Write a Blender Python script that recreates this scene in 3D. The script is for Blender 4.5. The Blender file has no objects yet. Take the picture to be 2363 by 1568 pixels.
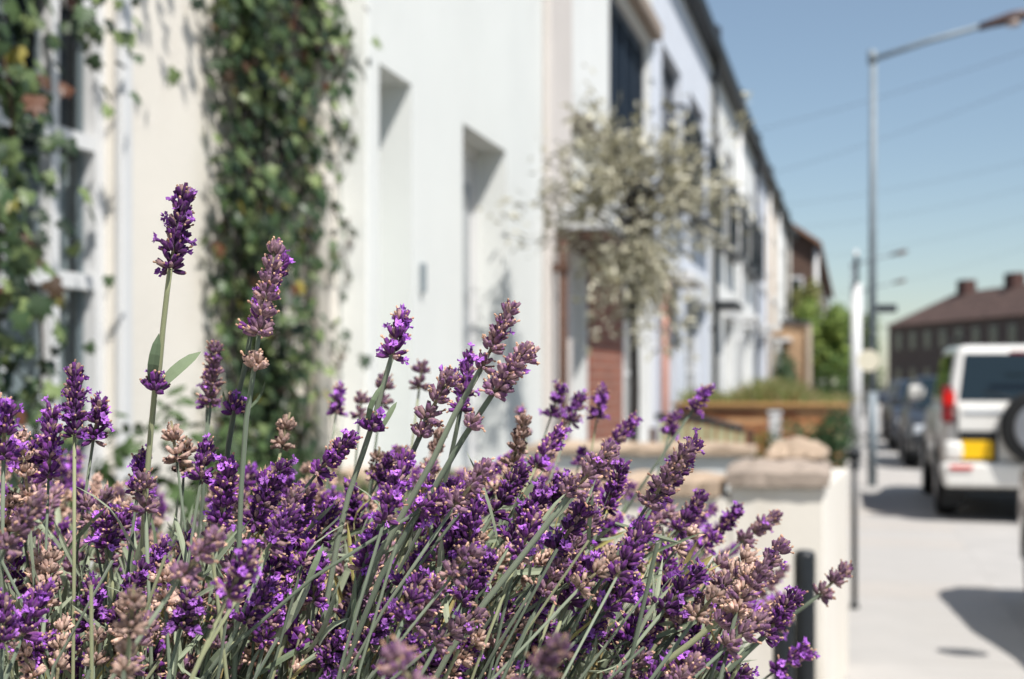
import bpy, bmesh, math, random
import numpy as np
from mathutils import Vector, Matrix, Quaternion

# ------------------------------------------------------------------ camera, world, sun, exposure
scn = bpy.context.scene
col = scn.collection
H = 1.45                                   # eye height
YAW = math.radians(13.5)                   # camera looks a little left of the street's direction
cam_d = bpy.data.cameras.new('camera')
cam_d.lens = 50; cam_d.sensor_width = 36; cam_d.shift_y = 0.0406
cam_d.clip_start = 0.02; cam_d.clip_end = 2000
cam_d.dof.use_dof = True; cam_d.dof.focus_distance = 0.67; cam_d.dof.aperture_fstop = 10.5
cam_d.dof.aperture_blades = 0
cam = bpy.data.objects.new('camera', cam_d); col.objects.link(cam)
cam.location = (0, 0, H); cam.rotation_euler = (math.radians(90), 0, YAW)
scn.camera = cam

SUN = Vector((0.45, -0.40, 0.86)).normalized()     # direction towards the sun
w = bpy.data.worlds.new('World'); scn.world = w; w.use_nodes = True
nt = w.node_tree; nt.nodes.clear()
sky = nt.nodes.new('ShaderNodeTexSky'); sky.sky_type = 'NISHITA'; sky.sun_disc = False
sky.sun_elevation = math.asin(SUN.z); sky.sun_rotation = math.atan2(SUN.x, SUN.y)
sky.air_density = 1.0; sky.dust_density = 0.5; sky.ozone_density = 2.0
bg = nt.nodes.new('ShaderNodeBackground'); bg.inputs['Strength'].default_value = 0.083
wo = nt.nodes.new('ShaderNodeOutputWorld')
sky_tint = nt.nodes.new('ShaderNodeMix'); sky_tint.data_type = 'RGBA'; sky_tint.inputs[0].default_value = .15     # even pale tint mixed into the sky colour, standing in for haze
sky_tint.inputs[7].default_value = (3.9, 4.35, 3.9, 1); nt.links.new(sky.outputs[0], sky_tint.inputs[6]); nt.links.new(sky_tint.outputs[2], bg.inputs[0]); nt.links.new(bg.outputs[0], wo.inputs[0])
sd = bpy.data.lights.new('sun', 'SUN'); sd.energy = 4.2; sd.angle = math.radians(0.53); sd.color = (1, .96, .91)
so = bpy.data.objects.new('sun', sd); col.objects.link(so)
so.rotation_euler = (-SUN).to_track_quat('-Z', 'Y').to_euler(); so.location = (6, -4, 12)
scn.view_settings.view_transform = 'Standard'; scn.view_settings.look = 'None'
scn.view_settings.exposure = 0.54; scn.view_settings.gamma = 1.0
scn.cycles.use_denoising = True
scn.cycles.max_bounces = 8; scn.cycles.transparent_max_bounces = 12

# ------------------------------------------------------------------ helpers
rnd = random.Random(7)
FWD = Vector((-math.sin(YAW), math.cos(YAW), 0)); RGT = Vector((math.cos(YAW), math.sin(YAW), 0)); UP = Vector((0, 0, 1))
EYE = Vector((0, 0, H)); F = 3282.0
def ray(px, py):
    return FWD + RGT * ((px - 1181.5) / F) + UP * ((880 - py) / F)
def P(px, py, D): return EYE + ray(px, py) * D
def on_x(px, py, X):
    r = ray(px, py); return EYE + r * (X / r.x)

org = {}
def srgb(r, g, b):
    f = lambda c: (c / 12.92 if c <= .04045 else ((c + .055) / 1.055) ** 2.4)
    return tuple(f(c / 255) for c in (r, g, b))

def mat(name, color, rough=.7, var=.12, scale=6.0, bump=0.0, bscale=40.0, metal=0.0, spec=.4, dark=None, dscale=2.0, damt=.3, coat=0.0, streak=1.0):
    m = bpy.data.materials.new(name); m.use_nodes = True
    n = m.node_tree.nodes; l = m.node_tree.links
    p = n['Principled BSDF']; p.inputs['Roughness'].default_value = rough; p.inputs['Metallic'].default_value = metal
    p.inputs['Specular IOR Level'].default_value = spec; p.inputs['Coat Weight'].default_value = coat
    tc = n.new('ShaderNodeTexCoord')
    nz = n.new('ShaderNodeTexNoise'); nz.inputs['Scale'].default_value = scale; nz.inputs['Detail'].default_value = 5
    l.new(tc.outputs['Object'], nz.inputs['Vector'])
    mr = n.new('ShaderNodeMapRange'); mr.inputs[1].default_value = .3; mr.inputs[2].default_value = .7
    mr.inputs[3].default_value = 1 - var; mr.inputs[4].default_value = 1 + var
    l.new(nz.outputs[0], mr.inputs[0])
    mul = n.new('ShaderNodeVectorMath'); mul.operation = 'SCALE'; mul.inputs[0].default_value = color[:3]
    l.new(mr.outputs[0], mul.inputs['Scale'])
    out = mul.outputs[0]
    if dark is not None:                       # stains and wear with a shape of their own
        n2 = n.new('ShaderNodeTexNoise'); n2.inputs['Scale'].default_value = dscale; n2.inputs['Detail'].default_value = 8
        n2.inputs['Roughness'].default_value = .7
        mp = n.new('ShaderNodeMapping'); mp.inputs['Scale'].default_value = (1, 1, streak); l.new(tc.outputs['Object'], mp.inputs[0]); l.new(mp.outputs[0], n2.inputs['Vector'])
        m2 = n.new('ShaderNodeMapRange'); m2.inputs[1].default_value = .52; m2.inputs[2].default_value = .75; m2.inputs[4].default_value = damt
        l.new(n2.outputs[0], m2.inputs[0])
        mx = n.new('ShaderNodeMix'); mx.data_type = 'RGBA'
        l.new(m2.outputs[0], mx.inputs[0]); l.new(out, mx.inputs[6]); mx.inputs[7].default_value = (*dark, 1)
        out = mx.outputs[2]
    l.new(out, p.inputs['Base Color'])
    if bump > 0:
        b = n.new('ShaderNodeBump'); b.inputs['Strength'].default_value = bump; b.inputs['Distance'].default_value = .01
        n3 = n.new('ShaderNodeTexNoise'); n3.inputs['Scale'].default_value = bscale; n3.inputs['Detail'].default_value = 4
        l.new(tc.outputs['Object'], n3.inputs['Vector']); l.new(n3.outputs[0], b.inputs['Height']); l.new(b.outputs[0], p.inputs['Normal'])
    return m

def brick_mat(name, c1, c2, mortar, scale=1.0, horiz='X'):
    m = bpy.data.materials.new(name); m.use_nodes = True
    n = m.node_tree.nodes; l = m.node_tree.links; p = n['Principled BSDF']; p.inputs['Roughness'].default_value = .85
    tc = n.new('ShaderNodeTexCoord'); sp = n.new('ShaderNodeSeparateXYZ'); cb = n.new('ShaderNodeCombineXYZ')
    l.new(tc.outputs['Object'], sp.inputs[0]); l.new(sp.outputs[horiz], cb.inputs[0]); l.new(sp.outputs['Z'], cb.inputs[1])
    b = n.new('ShaderNodeTexBrick'); b.inputs['Scale'].default_value = scale
    b.inputs['Color1'].default_value = (*c1, 1); b.inputs['Color2'].default_value = (*c2, 1); b.inputs['Mortar'].default_value = (*mortar, 1)
    b.inputs['Brick Width'].default_value = .225; b.inputs['Row Height'].default_value = .075; b.inputs['Mortar Size'].default_value = .008
    l.new(cb.outputs[0], b.inputs['Vector']); l.new(b.outputs['Color'], p.inputs['Base Color'])
    bm_ = n.new('ShaderNodeBump'); bm_.inputs['Strength'].default_value = .5; bm_.inputs['Distance'].default_value = .006; bm_.invert = True
    l.new(b.outputs['Fac'], bm_.inputs['Height']); l.new(bm_.outputs[0], p.inputs['Normal'])
    return m

def tint_mat(name, rough=.65, transl=.25, sheen=.0, hv=.25, spec=.3, fuzz=0):
    """colour from the mesh's own per-piece tint, with a small change from object to object"""
    m = bpy.data.materials.new(name); m.use_nodes = True
    n = m.node_tree.nodes; l = m.node_tree.links; p = n['Principled BSDF']
    p.inputs['Roughness'].default_value = rough; p.inputs['Specular IOR Level'].default_value = spec
    p.inputs['Sheen Weight'].default_value = sheen
    at = n.new('ShaderNodeAttribute'); at.attribute_name = 'tint'
    oi = n.new('ShaderNodeObjectInfo')
    mr = n.new('ShaderNodeMapRange'); mr.inputs[3].default_value = 1 - hv; mr.inputs[4].default_value = 1 + hv
    l.new(oi.outputs['Random'], mr.inputs[0])
    mul = n.new('ShaderNodeVectorMath'); mul.operation = 'SCALE'
    l.new(at.outputs['Color'], mul.inputs[0]); l.new(mr.outputs[0], mul.inputs['Scale'])
    if fuzz:                                   # downy hairs: fine pale flecks
        tc = n.new('ShaderNodeTexCoord'); nz = n.new('ShaderNodeTexNoise'); nz.inputs['Scale'].default_value = fuzz; nz.inputs['Detail'].default_value = 3
        l.new(tc.outputs['Object'], nz.inputs['Vector'])
        m2 = n.new('ShaderNodeMapRange'); m2.inputs[1].default_value = .32; m2.inputs[2].default_value = .72; m2.inputs[3].default_value = .55; m2.inputs[4].default_value = 1.5
        l.new(nz.outputs[0], m2.inputs[0]); mu2 = n.new('ShaderNodeVectorMath'); mu2.operation = 'SCALE'
        l.new(mul.outputs[0], mu2.inputs[0]); l.new(m2.outputs[0], mu2.inputs['Scale']); mul = mu2
    l.new(mul.outputs[0], p.inputs['Base Color'])
    if transl > 0:
        t = n.new('ShaderNodeBsdfTranslucent'); l.new(mul.outputs[0], t.inputs[0])
        mx = n.new('ShaderNodeMixShader'); mx.inputs[0].default_value = transl
        l.new(p.outputs[0], mx.inputs[1]); l.new(t.outputs[0], mx.inputs[2])
        l.new(mx.outputs[0], n['Material Output'].inputs[0])
    return m

def glass_mat(name, color=(.015, .02, .025), alpha=.0, rough=.04):
    m = bpy.data.materials.new(name); m.use_nodes = True
    n = m.node_tree.nodes; l = m.node_tree.links; p = n['Principled BSDF']
    p.inputs['Base Color'].default_value = (*color, 1); p.inputs['Roughness'].default_value = rough
    p.inputs['Specular IOR Level'].default_value = .6
    if alpha > 0:
        t = n.new('ShaderNodeBsdfTransparent'); t.inputs[0].default_value = (.85, .9, .92, 1)
        mx = n.new('ShaderNodeMixShader'); mx.inputs[0].default_value = alpha
        l.new(p.outputs[0], mx.inputs[1]); l.new(t.outputs[0], mx.inputs[2]); l.new(mx.outputs[0], n['Material Output'].inputs[0])
    return m

class B:
    """collects shapes in world coordinates; build() links them as one mesh object"""
    def __init__(s): s.v = []; s.f = []; s.c = []; s.smooth = []
    def add(s, vs, fs, c=None, sm=False):
        o = len(s.v); s.v += [tuple(v) for v in vs]
        for f in fs: s.f.append(tuple(i + o for i in f)); s.smooth.append(sm)
        s.c += [c if c else (1, 1, 1)] * len(vs)
        return s
    def box(s, x0, x1, y0, y1, z0, z1, c=None):
        return s.add([(x0, y0, z0), (x1, y0, z0), (x1, y1, z0), (x0, y1, z0), (x0, y0, z1), (x1, y0, z1), (x1, y1, z1), (x0, y1, z1)],
              [(0, 3, 2, 1), (4, 5, 6, 7), (0, 1, 5, 4), (1, 2, 6, 5), (2, 3, 7, 6), (3, 0, 4, 7)], c)
    def hexa(s, p, c=None):   # eight corners, bottom ring then top ring
        return s.add(p, [(0, 3, 2, 1), (4, 5, 6, 7), (0, 1, 5, 4), (1, 2, 6, 5), (2, 3, 7, 6), (3, 0, 4, 7)], c)
    def tube(s, pts, r, n=8, cap=True, c=None, r1=None):
        pts = [Vector(p) for p in pts]; k = len(pts)
        rs = [r + ((r1 if r1 is not None else r) - r) * i / max(1, k - 1) for i in range(k)]
        vs = []; up = Vector((.31, .17, .93))
        for i, p in enumerate(pts):
            t = (pts[min(i + 1, k - 1)] - pts[max(i - 1, 0)]).normalized()
            a = t.cross(up)
            if a.length < 1e-4: a = t.cross(Vector((1, 0, 0)))
            a.normalize(); b = t.cross(a)
            for j in range(n):
                th = 2 * math.pi * j / n; vs.append(p + (a * math.cos(th) + b * math.sin(th)) * rs[i])
        fs = [(i * n + j, i * n + (j + 1) % n, (i + 1) * n + (j + 1) % n, (i + 1) * n + j) for i in range(k - 1) for j in range(n)]
        if cap: fs += [tuple(reversed(range(n))), tuple(range((k - 1) * n, k * n))]
        return s.add(vs, fs, c, True)
    def lathe(s, prof, cx, cy, n=20, c=None):   # prof: (r, z) from the bottom up
        vs = [(cx + r * math.cos(2 * math.pi * j / n), cy + r * math.sin(2 * math.pi * j / n), z) for r, z in prof for j in range(n)]
        k = len(prof)
        fs = [(i * n + j, i * n + (j + 1) % n, (i + 1) * n + (j + 1) % n, (i + 1) * n + j) for i in range(k - 1) for j in range(n)]
        fs += [tuple(reversed(range(n))), tuple(range((k - 1) * n, k * n))]
        return s.add(vs, fs, c, True)
    def disc(s, cx, cy, cz, r, w, axis='x', n=24, r2=None, c=None):   # wheel-like solid
        vs = []; r2 = r2 or r
        for q, rr in ((-w / 2, r2), (-w / 2 * .6, r), (w / 2 * .6, r), (w / 2, r2)):
            for j in range(n):
                a = 2 * math.pi * j / n
                if axis == 'x': vs.append((cx + q, cy + rr * math.cos(a), cz + rr * math.sin(a)))
                elif axis == 'y': vs.append((cx + rr * math.cos(a), cy + q, cz + rr * math.sin(a)))
                else: vs.append((cx + rr * math.cos(a), cy + rr * math.sin(a), cz + q))
        fs = [(i * n + j, i * n + (j + 1) % n, (i + 1) * n + (j + 1) % n, (i + 1) * n + j) for i in range(3) for j in range(n)]
        fs += [tuple(reversed(range(n))), tuple(range(3 * n, 4 * n))]
        return s.add(vs, fs, c, False)
    def mesh(s, name, off=Vector((0, 0, 0)), tint=False):
        me = bpy.data.meshes.new(name)
        me.from_pydata([(v[0] - off.x, v[1] - off.y, v[2] - off.z) for v in s.v], [], s.f)
        me.polygons.foreach_set('use_smooth', s.smooth)
        if tint:
            a = me.color_attributes.new('tint', 'FLOAT_COLOR', 'POINT')
            a.data.foreach_set('color', np.concatenate([np.array(s.c, dtype=np.float32), np.ones((len(s.c), 1), np.float32)], 1).ravel())
        me.update(); return me
    def build(s, name, m, parent=None, bevel=0, tint=False, seg=2, fix=True):
        off = org[parent.name] if parent else Vector((0, 0, 0))
        me = s.mesh(name, off, tint)
        if fix and not tint:
            bm = bmesh.new(); bm.from_mesh(me); bmesh.ops.recalc_face_normals(bm, faces=bm.faces); bm.to_mesh(me); bm.free()
        me.materials.append(m)
        o = bpy.data.objects.new(name, me); col.objects.link(o)
        if parent: o.parent = parent
        org[o.name] = off
        if bevel:
            b = o.modifiers.new('bevel', 'BEVEL'); b.width = bevel; b.segments = seg; b.limit_method = 'ANGLE'
            b.harden_normals = False
        return o

def tag(o, label=None, cat=None, group=None, kind=None):
    if label: o['label'] = label
    if cat: o['category'] = cat
    if group: o['group'] = group
    if kind: o['kind'] = kind
    return o
def thing(name, loc, label, cat, group=None):
    e = bpy.data.objects.new(name, None); col.objects.link(e); e.location = loc; e.empty_display_size = .1
    org[e.name] = Vector(loc); return tag(e, label, cat, group)
def copy_tree(o, parent=None):
    c = o.copy(); col.objects.link(c); c.parent = parent; org[c.name] = org[o.name]
    for ch in o.children: copy_tree(ch, c)
    return c

# ------------------------------------------------------------------ materials
WHITE = mat('white_render', srgb(226, 227, 224), .8, .03, 1.5, .25, 60, dark=srgb(176, 172, 162), dscale=1.6, damt=.22, streak=.4)
WHITE_G = mat('cool_white_render', srgb(222, 224, 220), .8, .03, 1.5, .25, 60, dark=srgb(186, 188, 182), dscale=1.2, damt=.2, streak=.45)
CREAM = mat('cream_render', srgb(224, 218, 207), .85, .04, 2.2, .2, 60, dark=srgb(184, 170, 150), dscale=3, damt=.4, streak=.3)
PINK = mat('pink_render', srgb(206, 199, 193), .85, .04, 2, .3, 50)
BLUEW = mat('pale_blue_render', srgb(210, 215, 224), .8, .04, 2, .3, 50)
OCHRE = mat('ochre_render', srgb(210, 192, 170), .85, .05, 2, .3, 50)
PAINT = mat('white_gloss_paint', srgb(214, 214, 213), .4, .02, 8, .05, 60)
CURT = mat('curtain_cloth', srgb(215, 213, 208), .9, .05, 15)
BLACKM = mat('black_paint', srgb(24, 28, 32), .38, .2, 20, .25, 90, spec=.5)
NAVY = mat('navy_paint', srgb(32, 44, 58), .45, .15, 6)
SLATE = mat('slate', srgb(52, 54, 60), .75, .25, 9, .4, 30)
GUTTER = mat('gutter_black', srgb(26, 30, 33), .5, .2, 8)
RUST = mat('rusty_iron', srgb(84, 60, 48), .8, .3, 25, .4, 60)
COPPER = mat('terracotta_paint', srgb(176, 128, 112), .6, .12, 20)
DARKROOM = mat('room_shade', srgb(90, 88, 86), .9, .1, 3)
GLASS = glass_mat('window_glass')
GLASS_T = glass_mat('clear_window_glass', alpha=.8)
REDBRICK = brick_mat('red_brick', srgb(150, 84, 62), srgb(128, 68, 52), srgb(160, 140, 125), 1, 'Y')
BROWNBRICK = brick_mat('brown_brick', srgb(92, 66, 52), srgb(72, 52, 44), srgb(110, 96, 86), 1, 'X')
DARKBRICK = brick_mat('dark_brick', srgb(112, 90, 80), srgb(88, 72, 66), srgb(124, 110, 102), 1, 'Y')
TILE = mat('clay_roof_tile', srgb(86, 67, 60), .9, .45, 1.6, .5, 14)
PAVE = mat('pale_paving', srgb(174, 171, 167), .85, .06, 3, .3, 70, dark=srgb(146, 141, 134), dscale=1.6, damt=.35)
PAVE2 = mat('pale_paving_warm', srgb(176, 171, 165), .85, .06, 3, .3, 70, dark=srgb(146, 141, 134), dscale=1.6, damt=.35)
JOINT = mat('paving_joint', srgb(168, 164, 159), .95, .1, 12)
CONC = mat('bay_concrete', srgb(174, 171, 167), .85, .07, 2.5, .3, 60, dark=srgb(150, 146, 140), dscale=1.2, damt=.35)
KERB = mat('granite_kerb', srgb(168, 165, 160), .8, .12, 25, .3, 80)
ASPH = mat('asphalt', srgb(66, 67, 70), .9, .15, 40, .5, 120)
EARTH = mat('ground_earth', srgb(96, 92, 78), .95, .2, 2)
SOIL = mat('soil', srgb(70, 56, 44), .95, .3, 20, .8, 30)
STONE = mat('tan_stone', srgb(172, 152, 132), .9, .14, 6, .7, 25, dark=srgb(134, 116, 100), dscale=5, damt=.5)
STONE2 = mat('grey_stone', srgb(158, 144, 132), .9, .14, 6, .7, 25, dark=srgb(120, 106, 94), dscale=4, damt=.55)
TIMBER = mat('orange_timber', srgb(168, 128, 80), .7, .2, 12, .3, 40)
BARK = mat('dark_bark', srgb(48, 44, 42), .9, .3, 30, .7, 50)
STEEL = mat('grey_steel', srgb(128, 138, 144), .5, .1, 10, spec=.5)
LAMPG = mat('lamp_housing', srgb(92, 74, 70), .5, .15, 8)
LENS = mat('lamp_lens', srgb(190, 170, 160), .3, .05, 8)
CREAMSIGN = mat('cream_sign', srgb(232, 224, 200), .5, .03, 8)
DARKSIGN = mat('dark_sign', srgb(40, 44, 52), .5, .1, 8)
CABLE = mat('cable', srgb(110, 118, 128), .6, .1, 8)
IVY = tint_mat('ivy_leaf', .45, .2, 0, .0, .45)
OLIVE = tint_mat('olive_leaf', .5, .15, 0, .0, .4)
GREEN = tint_mat('green_leaf', .6, .25, 0, .0, .3)
LAV = tint_mat('lavender_flower', .9, .14, .12, .3, .12, 520)
LAVG = tint_mat('lavender_green', .65, .18, .15, .12, .3)

# ------------------------------------------------------------------ the setting: ground, road, pavement, parking bay
g = B(); g.add([(-400, -30, -.14), (400, -30, -.14), (400, 900, -.14), (-400, 900, -.14)], [(0, 1, 2, 3)])
tag(g.build('ground', EARTH), kind='structure')
g = B(); g.add([(3.0, -20, -.12), (9.0, -20, -.12), (9.0, 300, -.12), (3.0, 300, -.12)], [(0, 1, 2, 3)])
tag(g.build('road', ASPH), kind='structure')
pv = B().box(-.14, .96, -6, 90, -.12, -.012).build('pavement', JOINT); tag(pv, kind='structure')
slabs = []
for q, m in enumerate((PAVE, PAVE2, PAVE)):
    s_ = B().box(-.547, .547, -.3725, .3725, -.011, .0)
    me = s_.mesh('paving_slab'); me.materials.append(m); slabs.append(me)
yy = 5.0; row = 0
while yy < 27:
    for k in range(1):
        o = bpy.data.objects.new('paving_slab', slabs[rnd.randrange(3)]); col.objects.link(o); o.parent = pv
        o.location = (.41, yy, rnd.uniform(-.0015, .0015)); o.scale = (1, 1.0, 1)
        o.rotation_euler = (rnd.uniform(-.002, .002), rnd.uniform(-.002, .002), 0)
    yy += .748; row += 1
tag(B().box(-.139, .95, 27.0, 90, -.1, -.004).build('far_pavement', PAVE), kind='structure')
tag(B().box(.961, 2.85, -6, 90, -.13, -.003).build('parking_bay', CONC), kind='structure')
kb = thing('kerb', (2.92, 0, 0), None, None); tag(kb, kind='structure')
for k in range(40):
    B().box(2.855, 2.99, -2 + k * .92, -2 + k * .92 + .912, -.13, -.002).build('kerb_stone', KERB, kb)
tag(B().box(-2.0, -.145, 1.9, 90, -.13, -.02).build('garden_soil', SOIL), kind='structure')

# ------------------------------------------------------------------ houses of the terrace
XF = -2.0
def wall_mesh(b, X, y0, y1, z0, z1, ops, depth=.2):
    ys = sorted({y0, y1, *[o[0] for o in ops], *[o[1] for o in ops]}); zs = sorted({z0, z1, *[o[2] for o in ops], *[o[3] for o in ops]})
    for i in range(len(ys) - 1):
        for j in range(len(zs) - 1):
            yc, zc = (ys[i] + ys[i + 1]) / 2, (zs[j] + zs[j + 1]) / 2
            if any(o[0] < yc < o[1] and o[2] < zc < o[3] for o in ops): continue
            b.add([(X, ys[i], zs[j]), (X, ys[i + 1], zs[j]), (X, ys[i + 1], zs[j + 1]), (X, ys[i], zs[j + 1])], [(0, 1, 2, 3)])
    for a, c, d, e in ops:
        x2 = X - depth
        b.add([(X, a, d), (X, a, e), (x2, a, e), (x2, a, d)], [(0, 1, 2, 3)])
        b.add([(X, c, d), (x2, c, d), (x2, c, e), (X, c, e)], [(0, 1, 2, 3)])
        b.add([(X, a, e), (X, c, e), (x2, c, e), (x2, a, e)], [(0, 1, 2, 3)])
        b.add([(X, a, d), (x2, a, d), (x2, c, d), (X, c, d)], [(0, 1, 2, 3)])
    b.add([(X, y0, z0), (X, y0, z1), (X - 6, y0, z1), (X - 6, y0, z0)], [(0, 1, 2, 3)])
    b.add([(X, y1, z0), (X - 6, y1, z0), (X - 6, y1, z1), (X, y1, z1)], [(0, 1, 2, 3)])
def window(house, X, y0, y1, z0, z1, frame=PAINT, pane=GLASS, nx=2, nz=2, rec=.12, fw=.05, bar=.022, sill=True, t=.05):
    fr = B(); x1 = X - rec; x0 = x1 - t
    fr.box(x0, x1, y0, y0 + fw, z0, z1); fr.box(x0, x1, y1 - fw, y1, z0, z1)
    fr.box(x0, x1, y0 + fw, y1 - fw, z0, z0 + fw); fr.box(x0, x1, y0 + fw, y1 - fw, z1 - fw, z1)
    win = fr.build('window', frame, house)
    bars = B()
    for i in range(1, nx):
        yc = y0 + (y1 - y0) * i / nx; bars.box(x0 + .008, x1 - .004, yc - bar, yc + bar, z0 + fw, z1 - fw)
    for j in range(1, nz):
        zc = z0 + (z1 - z0) * j / nz; bars.box(x0 + .010, x1 - .002, y0 + fw, y1 - fw, zc - bar * 1.1, zc + bar * 1.1)
    if bars.v: bars.build('glazing_bars', frame, win)
    for i in range(nx):
        for j in range(nz):
            a = y0 + fw * .5 + (y1 - y0 - fw) * i / nx; b_ = y0 + fw * .5 + (y1 - y0 - fw) * (i + 1) / nx
            c = z0 + fw * .5 + (z1 - z0 - fw) * j / nz; d = z0 + fw * .5 + (z1 - z0 - fw) * (j + 1) / nz
            B().box(x0 + .018, x0 + .024, a + .001, b_ - .001, c + .001, d - .001).build('pane', pane, win)
    if sill: B().box(X - rec + .002, X + .06, y0 - .05, y1 + .05, z0 - .07, z0 - .002).build('sill', frame, win, bevel=.006)
    return win
def door(house, X, y0, y1, z1, m, rec=.18, z0=.02, glazed=False, handle=BLACKM):
    x1 = X - rec; b = B().box(x1 - .05, x1, y0 + .05, y1 - .05, z0, z1 - .05)
    d = b.build('door', m, house)
    f = B(); f.box(x1 - .06, x1 + .02, y0, y0 + .048, z0, z1); f.box(x1 - .06, x1 + .02, y1 - .048, y1, z0, z1); f.box(x1 - .06, x1 + .02, y0 + .05, y1 - .05, z1 - .048, z1)
    f.build('door_frame', PAINT, d)
    w_ = (y1 - y0 - .1)
    for (a, c, e, g_) in ((.12, .45, .12, .42), (.55, .88, .12, .42), (.12, .45, .5, .93), (.55, .88, .5, .93)):
        B().box(x1 + .001, x1 + .014, y0 + .05 + w_ * a, y0 + .05 + w_ * c, z0 + (z1 - z0) * e, z0 + (z1 - z0) * g_).build('door_panel', GLASS if glazed and e > .4 else m, d, bevel=.008)
    B().box(x1 + .015, x1 + .05, y0 + .05 + w_ * .47, y0 + .05 + w_ * .53, 1.0, 1.14).build('handle', handle, d)
    return d
def roof_gutter(h, y0, y1, ze=6.06, X=XF, gm=GUTTER, rm=SLATE):
    B().box(X + .002, X + .2, y0, y1, ze, ze + .19).build('gutter', gm, h, bevel=.02)
    b = B(); b.add([(X + .14, y0, ze + .2), (X + .14, y1, ze + .2), (X - 3, y1, ze + 1.9), (X - 3, y0, ze + 1.9), (X - 6.1, y1, ze + .2), (X - 6.1, y0, ze + .2)],
          [(0, 1, 2, 3), (3, 2, 4, 5)])
    b.add([(X + .14, y0, ze + .2), (X - 3, y0, ze + 1.9), (X - 6.1, y0, ze + .2)], [(0, 1, 2)])
    rf = b.build('roof', rm, h)
    return rf
def party_wall(h, y, ze=6.06, X=XF, m=SLATE):
    b = B()
    b.hexa([(X + .16, y - .11, ze + .21), (X + .16, y + .11, ze + .21), (X - 3, y + .11, ze + 1.91), (X - 3, y - .11, ze + 1.91),
            (X + .16, y - .11, ze + .42), (X + .16, y + .11, ze + .42), (X - 3, y + .11, ze + 2.15), (X - 3, y - .11, ze + 2.15)])
    b.build('party_wall_coping', m, h)
def downpipe(h, y, z0, z1, m, r=.04, X=XF, name='downpipe'):
    b = B().tube([(X + .07, y, z0), (X + .07, y, z1)], r, 10)
    p = b.build(name, m, h)
    k = z0 + .4
    while k < z1:
        B().box(X + .003, X + .07 + r * 1.15, y - r * 1.4, y + r * 1.4, k - .025, k + .025).build('pipe_bracket', m, p); k += 1.8

# --- cream house beside the lavender
h1 = thing('terraced_house', (XF, 2, 0), 'cream rendered house with white sash window and climbing ivy on its wall', 'house')
wy0, wy1, wz0, wz1 = 2.35, 3.585, .58, 3.24
b = B(); wall_mesh(b, XF, -2, 5.36, 0, 6.1, [(wy0, wy1, wz0, wz1)], .12); b.build('wall', CREAM, h1)
a = B(); xx = XF + .03                              # painted architrave round the window
a.box(XF + .002, xx, wy1, wy1 + .06, wz0 - .1, wz1 + .1); a.box(XF + .002, xx, wy0 - .13, wy0, wz0 - .1, wz1 + .1)
a.box(XF + .002, xx, wy0, wy1, wz1, wz1 + .1); a.build('window_surround', PAINT, h1, bevel=.008)
wn = window(h1, XF, wy0, wy1, wz0, wz1, PAINT, GLASS_T, 5, 7, .025, .05, .019, True, .06)
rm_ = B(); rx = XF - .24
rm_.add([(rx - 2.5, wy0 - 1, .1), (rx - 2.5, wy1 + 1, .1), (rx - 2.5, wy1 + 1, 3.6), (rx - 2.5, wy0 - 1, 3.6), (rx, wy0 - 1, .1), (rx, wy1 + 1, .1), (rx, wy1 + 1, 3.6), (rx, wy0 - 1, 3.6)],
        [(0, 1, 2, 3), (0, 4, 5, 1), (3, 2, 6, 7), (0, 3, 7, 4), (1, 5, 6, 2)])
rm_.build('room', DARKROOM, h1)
cv = B(); n_ = 60
for i in range(n_):                                   # folded half curtain behind the lower panes
    y_a = wy0 - .05 + (wy1 - wy0 + .1) * i / n_; y_b = wy0 - .05 + (wy1 - wy0 + .1) * (i + 1) / n_
    xa = rx + .11 + .02 * math.sin(i * 1.3); xb = rx + .11 + .02 * math.sin((i + 1) * 1.3)
    cv.add([(xa, y_a, .7), (xb, y_b, .7), (xb, y_b, 2.07), (xa, y_a, 2.07)], [(0, 1, 2, 3)])
cv.build('half_curtain', CURT, h1)
roof_gutter(h1, -2, 5.36)
downpipe(h1, 4.98, 0, 6.05, CREAM, .036)

# --- white house
h2 = thing('terraced_house', (XF, 7, 0), 'plain white house with two deep recessed doorways beside the cream house', 'house')
b = B(); wall_mesh(b, XF, 5.362, 9.17, 0, 6.1, [(5.56, 6.33, .02, 2.83), (7.22, 8.18, .02, 2.81), (6.2, 7.3, 4.3, 5.6)], .3); b.build('wall', WHITE_G, h2)
B().box(XF + .002, XF + .12, 5.37, 5.52, 0, 6.05).build('pilaster', WHITE_G, h2, bevel=.01)
door(h2, XF, 5.56, 6.33, 2.83, mat('grey_green_door', srgb(176, 186, 182), .5, .04), rec=.26)
fd = B().box(XF - .25, XF - .2, 7.27, 8.13, .03, 2.76).build('door', PAINT, h2)
for k in range(2):
    yk = 7.31 + k * .41
    B().box(XF - .199, XF - .192, yk + .06, yk + .34, .35, 2.6).build('pane', glass_mat('blind_backed_glass', srgb(150, 155, 160), rough=.1), fd)
    B().box(XF - .199, XF - .18, yk, yk + .055, .05, 2.74).build('stile', PAINT, fd)
    B().box(XF - .179, XF - .13, yk + .36 - k * .36 + .005, yk + .39 - k * .36, 1.02, 1.2).build('handle', STEEL, fd)
f = B(); f.box(XF - .26, XF - .17, 7.222, 7.27, .02, 2.8); f.box(XF - .26, XF - .17, 8.13, 8.178, .02, 2.8); f.box(XF - .26, XF - .17, 7.27, 8.13, 2.76, 2.805)
f.build('door_frame', PAINT, h2)
window(h2, XF, 6.2, 7.3, 4.3, 5.6)
B().box(XF + .002, XF + .025, 6.45, 6.49, 1.87, 2.01).build('doorbell_panel', STEEL, h2, bevel=.005)
roof_gutter(h2, 5.362, 9.17); party_wall(h2, 5.36)

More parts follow.
